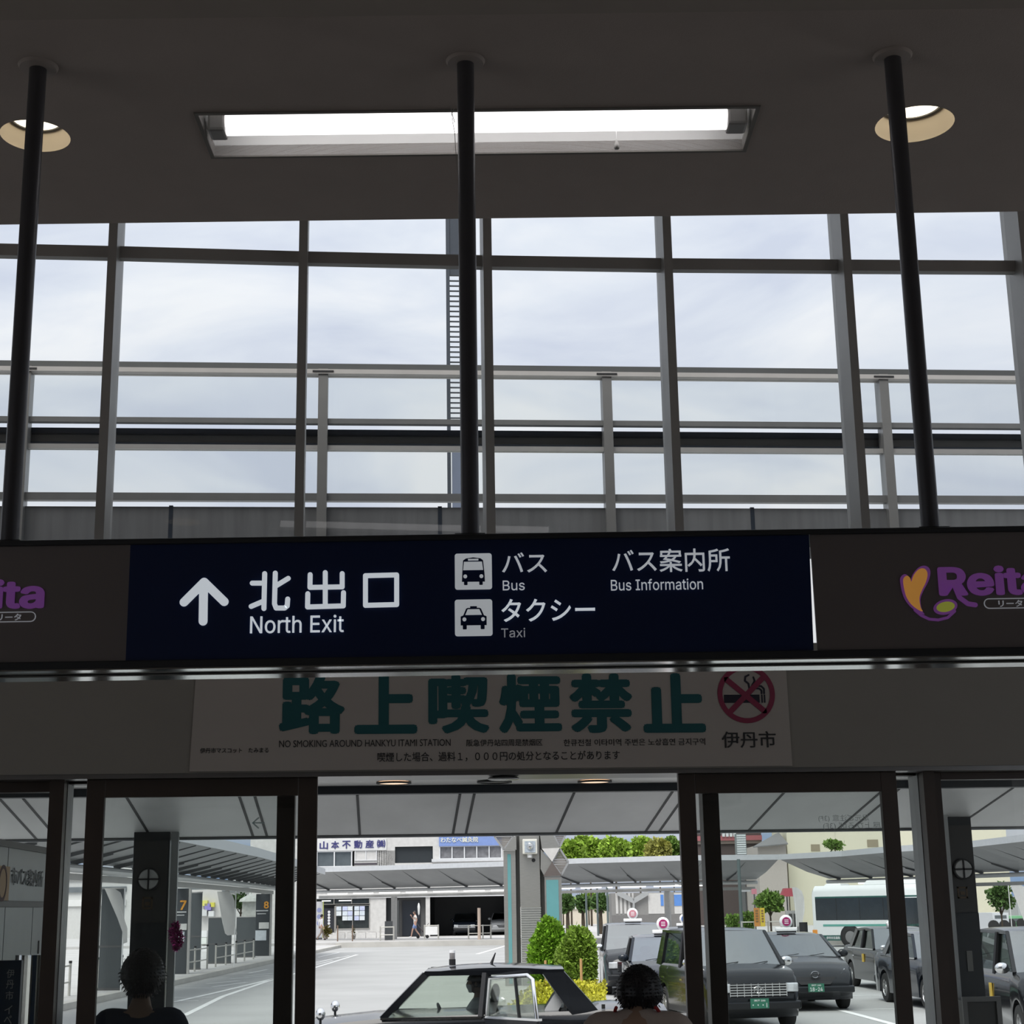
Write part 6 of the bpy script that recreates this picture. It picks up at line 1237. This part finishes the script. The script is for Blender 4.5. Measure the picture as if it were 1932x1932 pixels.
def person(label, loc, rz, H=1.72, pose=None, hr=.078, face=(0, 1, 0), skin=(.42, .28, .20), top=(.05, .05, .06), bottom=(.05, .05, .06), hairc=(.008, .007, .008), shoe=(.03, .03, .03), sleeves='long', hair=None, shorts=False, k=None, sub=2, collar=0, hands=True, cat='person'):
    t = thing('person', label, cat, loc, rz); q = H/1.72
    J = dict(pel=(0, 0, .92), sp1=(0, -.005, 1.08), ch=(0, .0, 1.28), nk=(0, -.01, 1.45), hb=(0, .01, 1.535), shl=(-.185, -.01, 1.40), shr=(.185, -.01, 1.40), ell=(-.235, -.03, 1.12), elr=(.235, -.03, 1.12), wrl=(-.24, .06, .88), wrr=(.24, .06, .88), hil=(-.095, 0, .90), hir=(.095, 0, .90), knl=(-.105, .015, .50), knr=(.105, .015, .50), anl=(-.11, -.02, .09), anr=(.11, -.02, .09), tol=(-.12, .15, .03), tor=(.12, .15, .03), head=(0, .025, 1.60))
    if pose: J.update(pose)
    J = {n: Vector(p)*q for n, p in J.items()}
    rad = dict(pel=(.125, .10), sp1=(.120, .090), ch=(.145, .105), nk=(.052, .055), hb=(.050, .056), shl=(.060, .060), shr=(.060, .060), ell=(.040, .040), elr=(.040, .040), wrl=(.026, .022), wrr=(.026, .022), hil=(.080, .085), hir=(.080, .085), knl=(.055, .055), knr=(.055, .055), anl=(.036, .038), anr=(.036, .038), tol=(.032, .024), tor=(.032, .024))
    E_ = [('pel', 'sp1'), ('sp1', 'ch'), ('ch', 'nk'), ('nk', 'hb'), ('ch', 'shl'), ('ch', 'shr'), ('shl', 'ell'), ('shr', 'elr'), ('ell', 'lw'), ('elr', 'rw'), ('pel', 'hil'), ('pel', 'hir'), ('hil', 'knl'), ('hir', 'knr'), ('knl', 'anl'), ('knr', 'anr'), ('anl', 'tol'), ('anr', 'tor')]
    N_ = {n: (J[n], rad[n][0]*q, rad[n][1]*q) for n in rad if n not in ('wrl', 'wrr')}; N_['lw'] = (J['wrl'], .026*q, .023*q); N_['rw'] = (J['wrr'], .026*q, .023*q)
    if hands:
        limb_hand(N_, E_, J['wrl'], 'l', J['wrl']-J['ell'], (1, 0, 0), q); limb_hand(N_, E_, J['wrr'], 'r', J['wrr']-J['elr'], (-1, 0, 0), q)
    sk = mat('skin_%.2f' % skin[0], skin, .55, var=.05)
    V, Fs = skin_body(N_, E_, 'pel', sub); mb = MB().add(V, Fs)
    hg, f, s, u = head_geo(J['head'], hr*q, face); mb.add(hg.v, hg.f); b = mb.build('body', sk, t, smooth=60)
    def cloth(nm, keys, ed, root, col, inflate, tweak=None):
        nd = {n: (N_[n][0], N_[n][1]+inflate, N_[n][2]+inflate) for n in keys}
        if tweak: nd.update(tweak)
        V, Fs = skin_body(nd, ed, root, sub); MB().add(V, Fs).build(nm, mat('cloth_%s_%.3f_%.3f' % (nm, col[0], col[2]), col, .85, var=.08, scale=14, bump=.2), t, smooth=60)
    kk = ['pel', 'sp1', 'ch', 'nk2', 'shl', 'shr', 'ell', 'elr']; nk2 = J['nk'].lerp(J['ch'], .22 if collar == 0 else 0)+Vector((0, 0, collar))
    tw = {'nk2': (nk2, .072*q, .066*q), 'ch': (J['ch'], .160*q, .122*q), 'shl': (J['shl'], .078*q, .080*q), 'shr': (J['shr'], .078*q, .080*q)}
    ed = [('pel', 'sp1'), ('sp1', 'ch'), ('ch', 'nk2'), ('ch', 'shl'), ('ch', 'shr')]
    if sleeves == 'long': ed += [('shl', 'ell'), ('shr', 'elr'), ('ell', 'lw'), ('elr', 'rw')]; keys = ['pel', 'sp1', 'ch', 'shl', 'shr', 'ell', 'elr', 'lw', 'rw']
    else:
        tw['sl'] = (J['shl'].lerp(J['ell'], .72), .056*q, .056*q); tw['sr'] = (J['shr'].lerp(J['elr'], .72), .056*q, .056*q); ed += [('shl', 'sl'), ('shr', 'sr')]; keys = ['pel', 'sp1', 'ch', 'shl', 'shr']
    cloth('jacket' if sleeves == 'long' else 'shirt', keys, ed, 'sp1', top, .014*q, tw)
    wst = J['pel'].lerp(J['sp1'], .2); tw2 = {'wst': (wst, .130*q, .108*q)}
    if shorts: tw2.update(kl=(J['hil'].lerp(J['knl'], .85), .085*q, .085*q), kr=(J['hir'].lerp(J['knr'], .85), .085*q, .085*q)); cloth('shorts', ['pel', 'hil', 'hir'], [('wst', 'pel'), ('pel', 'hil'), ('pel', 'hir'), ('hil', 'kl'), ('hir', 'kr')], 'pel', bottom, .018*q, tw2)
    else: cloth('trousers', ['pel', 'hil', 'hir', 'knl', 'knr', 'anl', 'anr'], [('wst', 'pel'), ('pel', 'hil'), ('pel', 'hir'), ('hil', 'knl'), ('hir', 'knr'), ('knl', 'anl'), ('knr', 'anr')], 'pel', bottom, .014*q, tw2)
    for a, c_ in (('anl', 'tol'), ('anr', 'tor')):
        he = J[a]+(J[a]-J[c_]).normalized()*.05*q; he.z = J[c_].z
        V, Fs = skin_body({'a': (he, .042*q, .040*q), 'b': (J[a].lerp(J[c_], .4), .046*q, .042*q), 'c': (J[c_], .046*q, .034*q)}, [('a', 'b'), ('b', 'c')], 'b', 2); MB().add(V, Fs).build('shoe', mat('shoe_%.2f' % shoe[0], shoe, .6), t, smooth=60)
    hp = dict(thick=1.14, low=-.55, tuft=900); hp.update(hair or {})
    hair_geo(J['head'], hr*q, f, s, u, **hp).build('hair', mat('hair_%.3f' % hairc[0], hairc, .45, var=.2, scale=30, stretch=(1, 1, .2)), t, smooth=60)
    return t, J, f, s, u
# the two people in the doorway, seen from behind
hzm = gz(1199, 1820, 1.90); dpr = 7.35
pr_x, pr_z = gd(1200, 1823, dpr)
pR, J, f, s, u = person('person with short black hair in a taupe jacket standing in the doorway, seen from behind', cw(pr_x-.0, dpr, FLOORZ), crz+R(-14), (pr_z-FLOORZ)/(1.548+.074*1.42*1.10)*1.72, top=(.40, .335, .29), bottom=(.03, .03, .035), hr=.075, hair=dict(thick=1.32, low=-.60, tuft=2200, ln=.012), collar=.055, pose=dict(head=(.0, .065, 1.548), hb=(0, .03, 1.50), nk=(0, -.005, 1.465), ch=(0, 0, 1.32), shl=(-.19, -.01, 1.432), shr=(.19, -.01, 1.432)), skin=(.30, .19, .13))
m = MB(); hd = J['head']; r_ = .074*J['head'].z/1.548
for sg_ in (1, -1):
    m.tube([hd+f*r_*1.28+s*sg_*r_*(.42+.38*math.cos(a))+u*r_*(.02+.26*math.sin(a)) for a in np.linspace(0, 2*PI, 17)], .003, 6); m.tube([hd+f*r_*1.25+s*sg_*r_*.82+u*r_*.1, hd+f*r_*.2+s*sg_*r_*1.09+u*r_*.1, hd-f*r_*.15+s*sg_*r_*1.10+u*r_*0], .003, 6)
m.build('glasses', black, pR)
m = MB(); n_ = J['nk']; m.tube([n_+Vector((.098*math.cos(a), .078*math.sin(a), .012-.05*math.sin(a))) for a in np.linspace(-.5, PI+.5, 19)], .008, 6); m.build('red_strap', mat('strap_red', (.35, .02, .02), .6), pR)
dpl = 8.9; plx, plz = gd(270, 1790, dpl)
pL, J, f, s, u = person('person with bulky dark hair in a navy top outside the left door, seen from behind', cw(plx, dpl, FLOORZ), crz+R(4), (plz-FLOORZ)/(1.60+.088*1.42*1.10)*1.72, top=(.012, .020, .045), bottom=(.02, .02, .03), hr=.088, hair=dict(thick=1.26, low=-.66, tuft=2600, ln=.015, front=.5), collar=.01, skin=(.30, .19, .13), hairc=(.010, .008, .010))
# taxi driver, seated on the far side
sit = dict(pel=(0, -.05, .40), sp1=(0, -.12, .56), ch=(0, -.16, .76), nk=(0, -.17, .93), hb=(0, -.15, 1.01), head=(0, -.13, 1.075), shl=(-.185, -.16, .88), shr=(.185, -.16, .88), ell=(-.22, .02, .66), elr=(.22, .02, .66), wrl=(-.14, .26, .72), wrr=(.14, .26, .72), hil=(-.095, .0, .37), hir=(.095, .0, .37), knl=(-.12, .42, .42), knr=(.12, .42, .42), anl=(-.12, .58, .09), anr=(.12, .58, .09), tol=(-.12, .72, .05), tor=(.12, .72, .05))
sL = SEDAN['L']/2
wp = tx_.matrix_basis @ Vector((sL-2.28, -.37, .12))
dv, J, f, s, u = person('taxi driver in a pale shirt and face mask at the wheel of the black saloon', (wp.x, wp.y, .24), tx_.rotation_euler.z-PI/2, 1.68, pose=sit, top=(.40, .44, .45), bottom=(.03, .03, .04), hr=.080, hair=dict(thick=1.13, low=-.35, tuft=300, front=.4), skin=(.28, .18, .13), sub=2)
m = MB(); hd = J['head']; r_ = .080*.98; rows = []
for z in (-.08, -.35, -.65, -.9):
    w_ = 1-.28*z*z; rows.append([hd+s*(x*r_*w_*1.04)+f*(math.sqrt(max(0, 1-x*x*.9))*r_*1.22*w_*1.05+(.17*r_*math.exp(-(x/.3)**2) if z > -.5 else .05*r_))+u*(z*r_*1.42) for x in np.linspace(-.92, .92, 13)])
m.loft(rows, False, False); m.build('face_mask', mat('mask_white', (.62, .64, .65), .8), dv)
# pedestrians on the far pavement
walk = dict(knl=(-.10, .17, .52), anl=(-.10, .26, .10), tol=(-.11, .41, .05), knr=(.10, -.06, .50), anr=(.10, -.34, .15), tor=(.10, -.22, .05), ell=(-.25, -.10, 1.14), wrl=(-.26, -.04, .92))
d1 = 109.0; p1x = gd(783, 1768, d1)[0]
p1, J, f, s, u = person('pedestrian in a white top and blue shorts walking past the dark doorway', cw(p1x, d1, SZ), crz+R(100), 1.74, pose=dict(walk, elr=(.30, .06, 1.16), wrr=(.22, .20, 1.36)), top=(.70, .66, .62), bottom=(.20, .28, .50), shoe=(.75, .75, .75), sleeves='short', shorts=True, skin=(.45, .27, .20), hair=dict(tuft=100), hairc=(.03, .022, .02), sub=1)
um = thing('folded_umbrella', 'folded white parasol held up beside the pedestrian in blue shorts', 'umbrella', cw(gd(791, 1700, d1)[0], d1-.55, SZ), crz)
MB().tube([(0, 0, 1.25), (0, 0, 2.30)], .012, 6).build('shaft', alu_dark, um); MB().lathe([(.015, 1.45), (.06, 1.55), (.085, 2.0), (.05, 2.18), (.01, 2.24)], (0, 0, 0), 14).build('cover', mat('parasol_white', (.75, .75, .73), .7), um, smooth=50)
p2x = gd(606, 1768, 106)[0]
p2, *_ = person('pedestrian in white with dark hair beside the yellow-edged banner sign', cw(p2x, 106, SZ), crz+R(-60), 1.62, pose=walk, top=(.70, .70, .72), bottom=(.26, .21, .18), sleeves='long', skin=(.45, .27, .20), hair=dict(tuft=80), sub=1)
d3 = 107.0; st_ = thing('stroller', 'dark folding pushchair behind the pedestrian in blue shorts', 'pushchair', cw(gd(796, 1765, d3)[0], d3, SZ), crz)
m = MB(); m.tube([(-.35, 0, 1.0), (.1, 0, .35), (.35, 0, .12)], .02, 6); m.tube([(.45, 0, .95), (.0, 0, .4), (-.25, 0, .12)], .02, 6); m.build('frame', alu_dark, st_); MB().poly([(-.2, -.15, .75), (-.2, .15, .75), (.1, .15, .4), (.1, -.15, .4)], .03).build('seat', mat('stroller_cloth', (.07, .05, .05), .8), st_)
for x in (.35, -.25): MB().lathe([(.001, -.03), (.11, -.03), (.11, .03), (.001, .03)], (x, 0, .11), 14, 'y', caps=True).build('wheel', rubber, st_)
